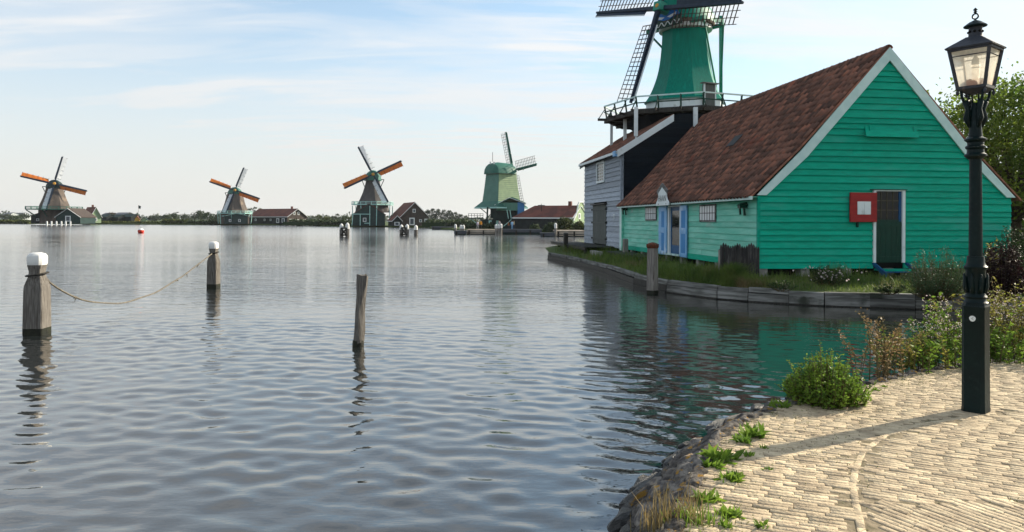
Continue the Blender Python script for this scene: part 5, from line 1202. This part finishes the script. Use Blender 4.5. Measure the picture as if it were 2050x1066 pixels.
# mill 1, far left
c4 = [ORANGE, CANVAS, ORANGE, CANVAS]
cs = lambda w, h, b: [(-b * 1.2, w * .3, h * .35, 0), (-b, w * .75, h * .75, 0), (-.2 * b, w, h, 0), (b * .7, w * .85, h * 1.05, 0), (b, w * .6, h * .95, 0)]
def prof_px(Y, rows): return [(hwp / F * Y, CAMZ + (439 - py) / F * Y) for hwp, py in rows]
far_mill('far brown thatched windmill with bright orange sails beside a green stage', 109, 236, [(5.0, .5)] + prof_px(236, [(29, 421), (27.5, 413), (22, 400), (18, 388), (15.5, 378)]), THFAR, R(100), (.60, -1), R(10), 369, 2.9, -14, 9.6, c4, 1.4, cs(2.6, 2.6, 2.9), FDARK, (5.0, 8.6, FTEAL, FTEAL))
house('mill_shed', 'dark low shed with white gable edging below the far left windmill', 112, 226, 8, 7.2, 11, 2.7, 5.3, FDARK, HW, FWHITE, swin=[(2, 1.2, .9, .9)], gwin=[(2.8, 1.2, 1.6, 1.8)])
house('mill_shed', 'wide blue black shed left of the far orange sailed windmill', 62, 231, 20, 9.5, 12, 2.9, 4.8, BLKW, HW, None, gwin=[(1.5, 1.3, .8, .8), (4, 1.3, .8, .8)])
house('cottage', 'small pale green gabled cottage beside the far left windmill', 181, 262, 48, 3.6, 9, 3.0, 6.3, FDARK, FROOF, FWHITE, gwall=FGREEN, chim=3, gwin=[(1.2, 1.2, 1.0, 1.2)])
# mill 2
far_mill('small brown windmill with orange sails beside a long black barn', 470, 265, [(5.2, .5)] + prof_px(265, [(27, 427), (24, 420), (19.5, 407), (16.5, 395), (14.5, 388)]), THFAR, R(100), (.38, -1), R(10), 382, 2.6, -20, 9.3, c4, 1.4, cs(2.6, 2.4, 2.7), FTEAL, (4.2, 6.2, FMINT, FMINT))
hb = house('long_barn', 'long black barn with a red brown roof and white trimmed gable', 575, 262, 52, 8.6, 25, 3.3, 6.1, BLKW, FROOF, FWHITE, gwall=HW, chim=3, gwin=[(2.6, 3.9, .8, 1.2), (4.4, 3.9, .8, 1.2), (.9, .9, 1.5, 1.5), (3.2, .9, 2.0, 1.3), (6.6, .9, 1.2, 1.3)], swin=[(1.5, 1.0, 1.8, 1.6), (5, .9, 1.8, 1.7), (10, 1.6, 1.0, .8), (14, 1.6, 1.0, .8), (20, 1.6, 1.0, .8)])
house('mill_base_house', 'dark timber base with pale green posts under the small brown windmill', 450, 258, 30, 8, 9, 3.4, 4.3, FDARK, BLKW, FMINT, gwin=[(1.4, 1.2, .8, 1.0), (4.6, 1.2, .8, 1.0)])
# mill 3
far_mill('grey thatched windmill with crossed orange sails above a mint green stage', 746, 219, [(5.4, 4.5)] + prof_px(219, [(30, 407), (26, 399), (20, 385), (15.5, 370), (13.5, 360)]), mat('grey_thatch', (.095, .088, .085), (.065, .060, .060), .9, (1, 1, .3), rough=.95, coord='World'), R(112), (.22, -1), R(10), 351, 2.9, 27, 9.7, c4, 1.5, cs(2.7, 3.0, 3.0), FTEAL, (6.7, 6.4, FMINT, FMINT))
house('barn', 'dark barn with a big red roof and brown gable beside the crossed sail mill', 802, 210, 22, 8.4, 13.5, 3.3, 7.4, BLKW, FROOF, FWHITE, gwall=HW, gwin=[(3.6, 4.4, .9, 1.1), (2.6, .7, 1.6, 2.2), (5.6, 1.6, .8, .8), (7.2, .6, .9, 2.0)])
b3 = house('mill_base_house', 'tall black timber mill base with mint posts under the crossed sail mill', 706, 212, 12, 9.5, 12, 3.8, 7.0, BLKW, FROOF, None, gwall=FDARK, gwin=[(3.0, 1.6, 1.0, 1.2)])
for a, b in (((-.3, -.4, 3.9), (5.2, -.4, 3.9)), ((-.2, -.4, .5), (.1, -.4, 3.9)), ((2.2, -.4, .5), (2.2, -.4, 3.9)), ((5.0, -.4, .5), (5.0, -.4, 6.4)), ((3.4, -.4, 1.2), (5.0, -.4, 1.2))): MB().beam(a, b, .22, .22).build('post', FMINT, b3)
house('lean_to', 'low red roofed lean-to with a small white gable before the brown gabled barn', 786, 205.5, 22, 2.6, 6, 2.1, 3.4, BLKW, FROOF, FWHITE, gwin=[(.5, .6, 1.5, 1.0)])
# mill 4: saw mill with green boarded body
SC = 152 / F
X4 = slope(1003, 440)[0] * 152
far_mill('pale green boarded saw mill with an open lattice sail standing upright', 1003, 152, [(39 * SC, 5.6), (33.5 * SC, 9.4), (30.5 * SC, 12.0), (30 * SC, 12.35)], FTEAL2, R(82), (.80, .60), R(9), 340, 3.1, -6, 8.4, c4, 1.75, [(-2.9, 2.2, 1.6, -.15), (-2.6, 2.75, 2.2, -.15), (-1.0, 2.95, 2.5, -.15), (1.5, 2.75, 2.4, -.15), (2.5, 2.3, 2.1, -.15), (2.8, 1.6, 1.5, -.15)], FTEAL, None, FTEAL, True, 4, False)
m4 = [o for o in col.objects if o.name.startswith('windmill') and o.get('label', '').startswith('pale green')][0]
cw = [Vector((math.cos(R(82 + 90 * k)), math.sin(R(82 + 90 * k)), 0)) for k in range(4)]
# boarded faces, sunlight painted into the paler one, eaves, saw house and underframe
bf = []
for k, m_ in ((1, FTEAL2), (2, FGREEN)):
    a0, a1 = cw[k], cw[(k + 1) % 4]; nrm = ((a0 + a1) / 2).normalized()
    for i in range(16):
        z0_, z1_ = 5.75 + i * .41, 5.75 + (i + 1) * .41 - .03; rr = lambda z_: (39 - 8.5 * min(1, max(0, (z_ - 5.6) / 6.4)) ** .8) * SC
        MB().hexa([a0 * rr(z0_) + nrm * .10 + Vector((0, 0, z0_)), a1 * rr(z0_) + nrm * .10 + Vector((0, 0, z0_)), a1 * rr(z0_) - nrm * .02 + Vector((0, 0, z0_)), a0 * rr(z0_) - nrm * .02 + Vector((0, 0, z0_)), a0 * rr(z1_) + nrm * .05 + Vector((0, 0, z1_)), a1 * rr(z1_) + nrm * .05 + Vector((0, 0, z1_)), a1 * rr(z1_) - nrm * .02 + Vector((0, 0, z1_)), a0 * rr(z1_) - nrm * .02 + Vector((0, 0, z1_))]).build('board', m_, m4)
MB().lathe([(30.5 * SC, 12.0), (32 * SC, 12.05), (32 * SC, 12.4), (30 * SC, 12.5)], 4, ph=R(82)).build('cap_band', FWHITE, m4)
MB().lathe([(53 * SC, 4.9), (54 * SC, 5.0), (38 * SC, 6.3), (36 * SC, 6.3)], 4, ph=R(82)).build('skirt_roof', FTEAL, m4)
MB().lathe([(53 * SC, 4.72), (54.5 * SC, 4.72), (54.5 * SC, 5.0), (53 * SC, 5.0)], 4, ph=R(82)).build('skirt_edge', FMINT, m4)
MB().box(-1.6, 4.6, -4.6, 3.5, 2.45, 2.7).build('saw_floor', FDARK, m4); MB().box(-4.2, 4.4, -3.2, 3, .45, 2.45).build('lower_house', FDARK, m4)
MB().box(-2.2, 3.5, -2.6, 2.8, 2.7, 5.0).build('interior_shade', FDARK, m4)  # solid dark block added for the shade inside the saw house
sh = MB().box(-.9, 4.9, -4.2, 2.5, 4.3, 5.9).build('saw_house', FTEAL2, m4)
mat('far_blue', (.06, .20, .42), (.05, .17, .36), 1, rough=.6, coord='World'); MB().box(3.5, 4.92, -4.25, 2.0, 2.7, 6.0).build('end_panel', MATS['far_blue'], m4)
MB().prism([(-1.2, -4.4, 5.5), (1.6, -4.4, 6.9), (2.4, -4.4, 7.1), (5.2, -4.4, 5.9), (5.2, -4.4, 5.65), (2.3, -4.4, 6.8), (1.6, -4.4, 6.6), (-1.2, -4.4, 5.25)], (0, 5, 0)).build('saw_house_roof', FTEAL, m4); MB().beam((-1.3, -4.45, 5.4), (1.8, -4.45, 6.95), .1, .22, (0, 1, 0)).build('roof_edge', FWHITE, m4); MB().beam((1.8, -4.45, 6.95), (5.3, -4.45, 5.7), .1, .22, (0, 1, 0)).build('roof_edge', FWHITE, m4)
for x in (-2.9, -1.2, 3.3): MB().beam((x, -3.6, .4), (x + .15, -3.6, 5), .35, .35).build('post', FDARK, m4)
for a, b in (((-4.3, -3.8, 4.8), (-2.6, -3.6, 3.4)), ((-2.6, -3.6, 3.0), (-.8, -3.6, 4.9)), ((-2.4, -3.7, 4.9), (-1.0, -3.7, 3.0)), ((-3, -3.7, .8), (-4.4, -3.7, 2.6)), ((.6, -4.6, 1.0), (2.2, -4.6, 2.4)), ((1.6, -4.6, 2.6), (1.3, -4.6, 4.4)), ((2.2, -4.6, 2.6), (1.9, -4.6, 4.4))): MB().beam(a, b, .16, .16).build('brace', FMINT if a[0] > 0 else FDARK, m4)
for x0, x1 in ((-6.8, -3.6), (4.8, 6.6)):
    pl = MB().box(x0, x1, -3.8, -2.0, 2.55, 2.75).build('platform', FDARK, m4)
    for z_ in (3.2, 3.6): MB().beam((x0, -3.8, z_), (x1, -3.8, z_), .08, .08).build('rail', FDARK, pl)
    for x in np.linspace(x0 + .1, x1 - .1, 6): MB().beam((x, -3.8, 2.75), (x, -3.8, 3.65), .09, .09).build('rail_post', FDARK, pl)
    MB().beam((x0 + .3, -3, 2.6), (x1 if x0 < 0 else x0, -3, .6), .14, .14).build('strut', FMINT, pl)
for x in (-2.5, -1.0): MB().box(x, x + .6, -3.75, -3.6, .6 + (x + 2.5) * .3, 2.2).build('panel', FMINT, m4)
for x in (0, .55): MB().box(-2.4 + x * 1.4, -2.1 + x * 1.4, -2.98, -2.9, 14.0, 14.5).build('cap_window', FWHITE, m4)
MB().beam((-1.8, -2.0, 14.6), (-1.8, -2.0, 16.6), .09, .09).build('lightning_rod', IRON, m4)
# house right of the saw mill
hr = house('curved_gable_house', 'red roofed house with a curved pale green gable behind the jetty', 1144, 138, 62, 7.5, 12.5, 2.9, 5.1, BLKW, FROOF, FWHITE, gwall=FGREEN, hip=3.0, chim=1.6, gwin=[(1.7, .9, 1.1, 2.0), (4.4, .9, 1.1, 2.0)])
mb = MB(); prf = [(0, .5), (0, 2.2), (.5, 2.7), (1.3, 3.3), (1.9, 4.3), (2.3, 5.3), (3.0, 5.9), (4.5, 5.9), (5.2, 5.3), (5.6, 4.3), (6.2, 3.3), (7.0, 2.7), (7.5, 2.2), (7.5, .5)]
mb.prism([(x, -.40, z_ + .001) for x, z_ in prf], (0, .2, 0)); cg = mb.build('curved_gable', FGREEN, hr); MB().tube([(x, -.45, z_) for x, z_ in prf[1:-1]], .14, 5).build('gable_trim', FWHITE, cg)
f = MB().box(2.4, 3.6, -.48, -.41, .8, 2.2).build('gable_window', FWHITE, cg); f2 = MB().box(2.4, 3.5, -.48, -.41, 2.6, 3.7).build('gable_window', FWHITE, cg); MB().box(2.7, 3.2, -.5, -.481, 2.8, 3.5).build('pane', FGLASS, f2)
p = P(1085, 419, 140); o = thing('weather_vane', 'thin weather vane pole above the red roofed house', 'weather vane', (p.x, p.y + 3, .5)); MB().tube([(0, 0, .5), (0, 0, 5.6)], .07, 5).build('pole', IRON, o); MB().box(-.7, .7, -.03, .03, 5.2, 5.35).build('arrow', IRON, o)

# ---- jetty
JW = mat('jetty_wood', (.42, .36, .29), (.30, .26, .21), .8, (1, 1, 1), rough=.85, coord='World')
JD = mat('jetty_dark', (.075, .085, .10), (.05, .058, .07), .8, rough=.8, coord='World')
def jx(px, Y): return slope(px, 460)[0] * Y
def jetty(name, label, xa, xb, Y, depth, z, parts, cat='jetty'):
    x0, x1 = jx(xa, Y), jx(xb, Y); o = thing(name, label, cat, ((x0 + x1) / 2, Y, 0)); h = (x1 - x0) / 2
    MB().box(-h, h, 0, depth, z - .12, z).build('deck', JW if parts == 'light' else JD, o); MB().box(-h, h, -.05, .06, z - .48, z - .13).build('fascia', JW if parts == 'light' else JD, o)
    if parts == 'light': MB().box(-h, h, -.06, .05, .12, z - .58).build('fascia', JW, o)
    MB().box(-h + .1, h - .1, .2, depth - .2, -.3, z - .13).build('core', FDARK, o)
    for x in np.arange(-h + .3, h, 2.2): MB().box(x, x + .22, -.1, .1, -.5, z - .14).build('pile', DARKWOOD, o)
    return o
jetty('pontoon', 'dark floating pontoon at the outer end of the jetty', 909, 934, 108, 5, .62, 'dark')
jetty('jetty', 'long pale timber jetty below the saw mill', 934, 1000, 110, 4.5, .80, 'light')
jetty('walkway', 'dark gangway leading from the pale jetty to the boat landing', 1000, 1085, 111, 2.4, .85, 'dark')
jetty('boat_landing', 'pale sunlit plank landing stage left of the blue black house', 1112, 1172, 99, 6, .85, 'light')
jetty('pontoon', 'small grey blue float moored beside the sunlit landing stage', 1082, 1110, 97, 2.5, .55, 'dark')
jetty('low_quay', 'low dark quay edge in front of the far poplars', 864, 912, 165, 3, .75, 'dark')
for lb_, gr, L_ in (('white topped post at the outer end of the dark pontoon', None, ((912, 109, 1.6),)), ('white topped post of the pair where pontoon and pale jetty meet', 'pair of posts on the pontoon', ((923, 109, 1.5), (928, 109, 1.5))),
                    ('white topped post of the trio where the gangway leaves the jetty', 'trio of posts at the gangway', ((993, 109.5, 1.6), (998, 109.5, 1.6), (1003, 109.5, 1.7))), ('white topped post at the corner of the sunlit landing stage', None, ((1112, 98.6, 1.9),))):
    for px, Y, h in L_:
        o = thing('jetty_post', lb_, 'post', (jx(px, Y), Y - .15, 0), 0, gr); MB().lathe([(.17, -.6), (.17, h * .62)], 8).build('shaft', GREYWOOD, o); MB().lathe([(.19, h * .62), (.20, h * .9), (.08, h)], 8).build('painted_head', PAINTW, o)
# ---- mooring dolphins
def dolphin(label, posts, py, brace=True, group=None):
    g = G(posts[0][0], py, 0); o = thing('mooring_dolphin', label, 'dolphin', (g.x, g.y, 0)); W_ = [slope(px, py)[0] * g.y - g.x for px, _ in posts]
    for (px, pyt), x in zip(posts, W_):
        hz = CAMZ + slope(px, pyt)[1] * g.y; MB().lathe([(.26, -.8), (.26, hz * .55)], 10, (x, 0)).build('pile', POSTW, o); MB().lathe([(.27, hz * .55), (.25, hz * .85), (.14, hz * .95), (.05, hz)], 10, (x, 0)).build('painted_head', PAINTW, o)
    if brace:
        hz = 1.1; w = W_[-1]
        for a, b in (((0, -.28, .15), (w, -.28, hz)), ((0, -.30, hz), (w, -.30, .15)), ((0, -.24, hz), (w, -.24, hz)), ((0, -.24, .2), (w, -.24, .2))): MB().beam(a, b, .14, .2).build('brace', DARKWOOD, o)
    return o
dolphin('cross braced pair of white topped piles left of the crossed sail mill', [(683.5, 448), (695.5, 446)], 474); dolphin('cross braced pair of white topped piles below the brown gabled barn', [(803.5, 450), (815, 449)], 472.5); dolphin('single white topped pile beside the right braced pair', [(832.5, 451)], 472.5, False)
# ---- buoy
g = G(282, 467, 0); o = thing('buoy', 'red and white ball buoy floating on open water', 'buoy', (g.x, g.y, 0)); rr = .45
BR = mat('buoy_red', (.62, .045, .02), (.52, .035, .018), 3, rough=.4)
sp = lambda a, b, n: [(rr * math.cos(t), .28 + rr * math.sin(t)) for t in np.linspace(R(a), R(b), n)]
MB().lathe(sp(-80, 25, 9), 18).build('lower_shell', BR, o, True); MB().lathe(sp(25, 88, 7), 18).build('upper_shell', PAINTW, o, True); MB().tube([(.06 * math.cos(t), 0, .76 + .06 * math.sin(t)) for t in np.linspace(0, 6.28, 9)], .02, 5).build('eye', IRON, o)
# ---- small things along the far left shore
for k, px in enumerate((94, 103, 113, 123, 131.5, 141)):
    Y = 221; o = thing('white_pile', 'white painted pile in the row before the far left windmill', 'post', (slope(px, 440)[0] * Y, Y, 0), 0, 'white piles before the far left windmill'); MB().lathe([(.24, -.5), (.24, 1.0), (.2, 1.25), (.1, 1.3)], 8).build('shaft', FWHITE, o)
for px, w, h, m_, lb_ in ((213, 5.5, 2.2, BLKW, 'low black shed among the far left shrubs'), (236, 6, 2.1, BLKW, 'dark shed below the round brown tree'), (262, 7, 2.3, BLKW, 'dark boat shed beside the yellow hut')):
    house('shed', lb_, px, 282, 60, 4, w, .6 + h, 1.2 + h + .4, m_, FDARK)
house('hut', 'tiny bright yellow hut on the far shore', 270, 276, 20, 1.4, 2, 2.2, 3.2, mat('yellow_paint', (.72, .42, .06), (.62, .36, .06), 2, rough=.6), FROOF); house('hut', 'tiny pale green hut on the far shore', 284, 276, 20, 1.6, 2, 1.9, 2.7, FGREEN, FDARK)
p = P(277, 440, 280); o = thing('flagpole', 'thin flagpole with a small drooping flag on the far shore', 'flagpole', (p.x, p.y, .4)); MB().tube([(0, 0, .4), (0, 0, 7.6)], .06, 5).build('pole', GREYWOOD, o); MB().add([(0, 0, 7.5), (.9, .2, 7.1), (.7, .2, 6.0), (.0, 0, 6.3)], [(0, 1, 2, 3)]).build('flag', FDARK, o)
for px, Y, w, l, lb_ in ((10, 620, 14, 22, 'grey roofed far house at the left edge of the shore'), (36, 640, 12, 26, 'second grey roofed far house beside the left edge'), (215, 600, 12, 20, 'pale roofed far house behind the black shed'), (245, 560, 12, 24, 'long pale roofed far house behind the boat shed')):
    house('far_house', lb_, px, Y, 50, w, l, 3.8, 7.0, FWHITE if px < 100 else HW, mat('far_grey_roof', (.20, .20, .22), (.16, .16, .18), .3, rough=.8, coord='World') if 'far_grey_roof' not in MATS else MATS['far_grey_roof'])
# ---- people by the saw mill
def person(px, Y, h, shirt, legs, hair, label, deg=0, stride=.12, seat=False):
    X = slope(px, 450)[0] * Y; z = .45; o = thing('person', label, 'person', (X, Y, z), deg); s_ = h / 1.72
    nodes = [((0, 0, .95), .145), ((0, 0, 1.18), .15), ((0, 0, 1.40), .16), ((0, 0, 1.52), .062), ((0, -.01, 1.60), .085), ((0, -.01, 1.68), .09), ((.09, 0, .86), .095), ((.10, -stride, .48), .065), ((.10, -stride * .8, .08), .045), ((.10, -stride - .12, .04), .04), ((-.09, 0, .86), .095), ((-.10, stride, .48), .065), ((-.10, stride * 1.3, .08), .045), ((-.10, stride * 1.1 - .12, .04), .04), ((.20, 0, 1.42), .06), ((.25, .03, 1.15), .045), ((.26, -.08, .92), .036), ((.26, -.12, .84), .04), ((-.20, 0, 1.42), .06), ((-.25, .05, 1.15), .045), ((-.26, -.04, .92), .036), ((-.26, -.08, .84), .04)]
    ed = [(0, 1), (1, 2), (2, 3), (3, 4), (4, 5), (0, 6), (6, 7), (7, 8), (8, 9), (0, 10), (10, 11), (11, 12), (12, 13), (2, 14), (14, 15), (15, 16), (16, 17), (2, 18), (18, 19), (19, 20), (20, 21)]
    me = bpy.data.meshes.new('body'); me.from_pydata([tuple(c * s_ for c in n_) for n_, _ in nodes], ed, []); ob = bpy.data.objects.new('tmp', me); col.objects.link(ob); md = ob.modifiers.new('s', 'SKIN')
    for i, (_, rr) in enumerate(nodes): me.skin_vertices[0].data[i].radius = (rr * s_, rr * s_); 
    me.skin_vertices[0].data[0].use_root = True; ob.modifiers.new('d', 'SUBSURF').levels = 1; bpy.context.view_layer.update()
    m2 = bpy.data.meshes.new_from_object(ob.evaluated_get(bpy.context.evaluated_depsgraph_get())); bpy.data.objects.remove(ob); m2.materials.clear()
    for q in (shirt, legs, MATS.get('skin') or mat('skin', (.50, .30, .22), (.45, .27, .2), 5)): m2.materials.append(q)
    for p in m2.polygons: zc = p.center.z / s_; p.material_index = 2 if zc > 1.5 or (abs(p.center.x) > .2 * s_ and zc < .95) else (0 if zc > .92 else 1); p.use_smooth = True
    b = link('body', m2, o); mb = MB(); mb.lathe([(.10, 1.62), (.115, 1.68), (.10, 1.75), (.03, 1.79)], 8, (0, .02)); mb.v = [(x * s_, y * s_, zz_ * s_ + z) for x, y, zz_ in mb.v]; mb.build('hair', hair, o, True); return o
C = lambda n_, c: mat(n_, c, tuple(x * .85 for x in c), 6, rough=.85)
DKH = C('dark_hair', (.03, .022, .018)); NAVYC = C('navy_cloth', (.03, .04, .08)); DENIM = C('dark_cloth', (.03, .03, .035))
person(956, 141, 1.62, C('lilac_cloth', (.52, .48, .60)), C('pale_grey_cloth', (.48, .47, .52)), DKH, 'person in a pale lilac outfit walking beside the orange jacket', 30)
person(962.5, 140, 1.78, C('orange_cloth', (.72, .30, .03)), DENIM, DKH, 'person in a bright orange jacket and dark trousers', -20)
person(999.5, 141, 1.75, C('grey_cloth', (.34, .33, .36)), C('tan_cloth', (.40, .34, .30)), DKH, 'person in grey standing between the white posts', 10)
person(1018, 142, 1.5, C('rust_cloth', (.36, .13, .05)), DENIM, DKH, 'person in a rust brown top by the saw mill', 60)
person(1025, 141, 1.7, C('sky_cloth', (.30, .52, .80)), C('blue_cloth', (.22, .42, .72)), DKH, 'person in a light blue outfit by the saw mill', 0)
person(1029, 143, 1.78, C('straw_cloth', (.66, .52, .28)), NAVYC, DKH, 'person in a straw coloured top and navy trousers', 90)
# ---- far trees and hedges
def ftree(px, top, wpx, Y, m_, label, group=None, per=26, ncl=26, base=.45, trunk=.25):
    X = slope(px, 440)[0] * Y; zt = CAMZ + slope(px, top)[1] * Y; cr = wpx / 2 / F * Y
    return tree('tree', label, X, Y, base, zt - base, cr, (zt - base) * trunk, ncl, per, max(.35, cr * .22), m_, max(.12, cr * .06), group, detail=False)
FTL = [('hazy tree standing before the grey roofed far houses', 'hazy trees by the grey roofed houses', ((12, 431, 26, 520, FT2), (48, 430, 22, 520, FT2), (30, 434, 24, 480, FT1))),
  ('hazy tree just behind the pale green gabled cottage', None, ((170, 433, 22, 420, FT2),)), ('round brownish tree above the low black shed', None, ((222, 428, 20, 330, FT4),)),
  ('grey green tree behind the dark boat shed', 'trees behind the boat shed', ((246, 433, 22, 400, FT2), (262, 428, 16, 420, FT2))),
  ('low hazy tree right of the tiny pale green hut', None, ((310, 433, 26, 430, FT2),)), ('tree above the bright green hedge', 'trees above the bright hedge', ((332, 431, 22, 380, FT1), (348, 429, 20, 340, FT1), (372, 431, 22, 360, FT2))),
  ('dense tree next to the stage of the small brown windmill', 'dense trees next to the small brown mill', ((398, 424, 26, 350, FT1), (416, 428, 30, 345, FT1), (436, 430, 26, 350, FT2))),
  ('small tree top showing above the end of the long black barn roof', 'tree tops over the long barn', ((498, 415, 12, 300, FT3), (508, 414, 14, 300, FT2), (520, 417, 10, 300, FT3))),
  ('pale distant tree just right of the long black barn gable', 'distant trees by the long barn', ((612, 437, 16, 600, FT2), (625, 433, 10, 600, FT2))),
  ('bright green rounded tree above the dark hedge', 'bright trees above the hedge', ((638, 431, 14, 330, FT3), (652, 436, 22, 330, FT3), (702, 436, 12, 330, FT3))),
  ('grey hazy tree behind the dark hedge beside the crossed sail mill', 'hazy trees behind the hedge', ((668, 433, 16, 420, FT2), (676, 429, 12, 520, FT2))), ('dull green tree touching the crossed sail mill base', None, ((690, 434, 18, 330, FT1),))]
for lb_, gr, L_ in FTL:
    for px, top, w, Y, m_ in L_: ftree(px, top, w, Y, m_, lb_, gr)
for px, top, w in ((856, 421, 15), (866, 419, 15), (877, 420, 16), (889, 421, 15), (900, 423, 16), (911, 426, 14), (921, 430, 13), (933, 432, 12), (846, 428, 10)):
    ftree(px, top, w, 430, FT2, 'tall hazy poplar behind the far hedge', 'hazy poplars behind the hedge', per=40, ncl=34)
for px, top, w, Y, m_, lb_ in ((1131, 440, 30, 124, FT3, 'yellow green bush before the red roofed house'), (1106, 450, 26, 126, FT1, 'dark low bush on the shore before the red roofed house'), (1160, 446, 22, 122, FT3, 'small yellow green bush before the curved gable'), (1072, 453, 18, 128, FT1, 'low dark bush beside the saw mill platform')):
    ftree(px, top, w, Y, m_, lb_, per=60, ncl=40, trunk=.05)
for px, top, w, Y, m_, lb_ in ((2048, 400, 60, 48, TREE1, 'bushy tree behind the big tree trunk'), (2120, 380, 80, 52, TREE1, 'dark tree beyond the right corner of the barn')): ftree(px, top, w, Y, m_, lb_, per=60, ncl=50)
def hedge(pxa, pxb, Y0, Y1, top, m_, label, depth=3.0, n=1600):
    xa, xb = slope(pxa, 440)[0] * Y0, slope(pxb, 440)[0] * Y1; ft = CAMZ + slope(pxa, top)[1] * Y0; o = thing('hedge', label, 'hedge', ((xa + xb) / 2, (Y0 + Y1) / 2, .4)); t = rng.uniform(0, 1, n)
    cx, cy = (xa + xb) / 2, (Y0 + Y1) / 2; hh = (ft - .4) * (.78 + .22 * np.sin(t * 23 + 1) * np.sin(t * 61)); Pn = np.stack([xa + (xb - xa) * t - cx + rng.normal(0, .4, n), Y0 + (Y1 - Y0) * t - cy + rng.uniform(-depth / 2, depth / 2, n), .3 + hh * rng.uniform(0, 1, n) ** .7], 1)
    leaf_part('foliage', o, Pn, rng.normal(size=(n, 3)) + [0, 0, .3], rng.uniform(.5, 1.1, n), rng.uniform(.35, .7, n), m_); MB().box(-abs(xb - xa) / 2 * .98, abs(xb - xa) / 2 * .98, -.5, .5, .3, .4 + (ft - .4) * .62).build('inner_twigs', LEAF_B, o)
hedge(-30, 62, 272, 268, 441.5, FT3, 'low green reed bank at the left end of the far shore', n=1400); hedge(150, 330, 276, 272, 444, FT3, 'thin reedy strip beneath the far sheds', n=1500); hedge(328, 372, 268, 266, 440, FT3, 'bright green hedge left of the small brown windmill'); hedge(372, 434, 268, 264, 443, FT1, 'dark low bushes beside the small brown windmill')
hedge(584, 706, 246, 226, 440.5, FT1, 'dark hedge between the long black barn and the crossed sail mill', n=3000); hedge(856, 945, 205, 178, 441, FT1, 'dense dark clipped hedge below the hazy poplars', n=3000); hedge(935, 985, 150, 147, 449, FT1, 'dark shrubbery at the foot of the saw mill', n=900)
# distant woodland that closes the horizon: one mass
n = 16000; t = rng.uniform(-1.0, 1.25, n); Y = rng.uniform(820, 1150, n); hh = 5 + 3.5 * np.sin(t * 37) * np.sin(t * 91 + 1) + 2.0 * np.sin(t * 210); Pn = np.stack([t * Y, Y, .3 + np.maximum(1.5, hh) * rng.uniform(0, 1, n) ** .6], 1)
V, Q = leafV(Pn, rng.normal(size=(n, 3)), rng.uniform(2, 4, n), rng.uniform(1.5, 3, n)); link('distant_woodland', npmesh('distant_woodland', V, Q, FT2), kind='stuff')
# ================================================================== the air: thin summer haze over the water
hm = bpy.data.materials.new('summer_haze'); hm.use_nodes = True; t = hm.node_tree; t.nodes.clear()
ho = nd('ShaderNodeOutputMaterial', t); hv = nd('ShaderNodeVolumePrincipled', t); hv.inputs['Color'].default_value = (.90, .95, 1.0, 1); hv.inputs['Density'].default_value = .00010; hv.inputs['Anisotropy'].default_value = .3
lk(hv.outputs[0], ho.inputs['Volume'], t)
MB().box(-2600, 2600, -120, 2900, -3.0, 42.0).build('haze', hm, kind='stuff')
scene.cycles.volume_bounces = 0
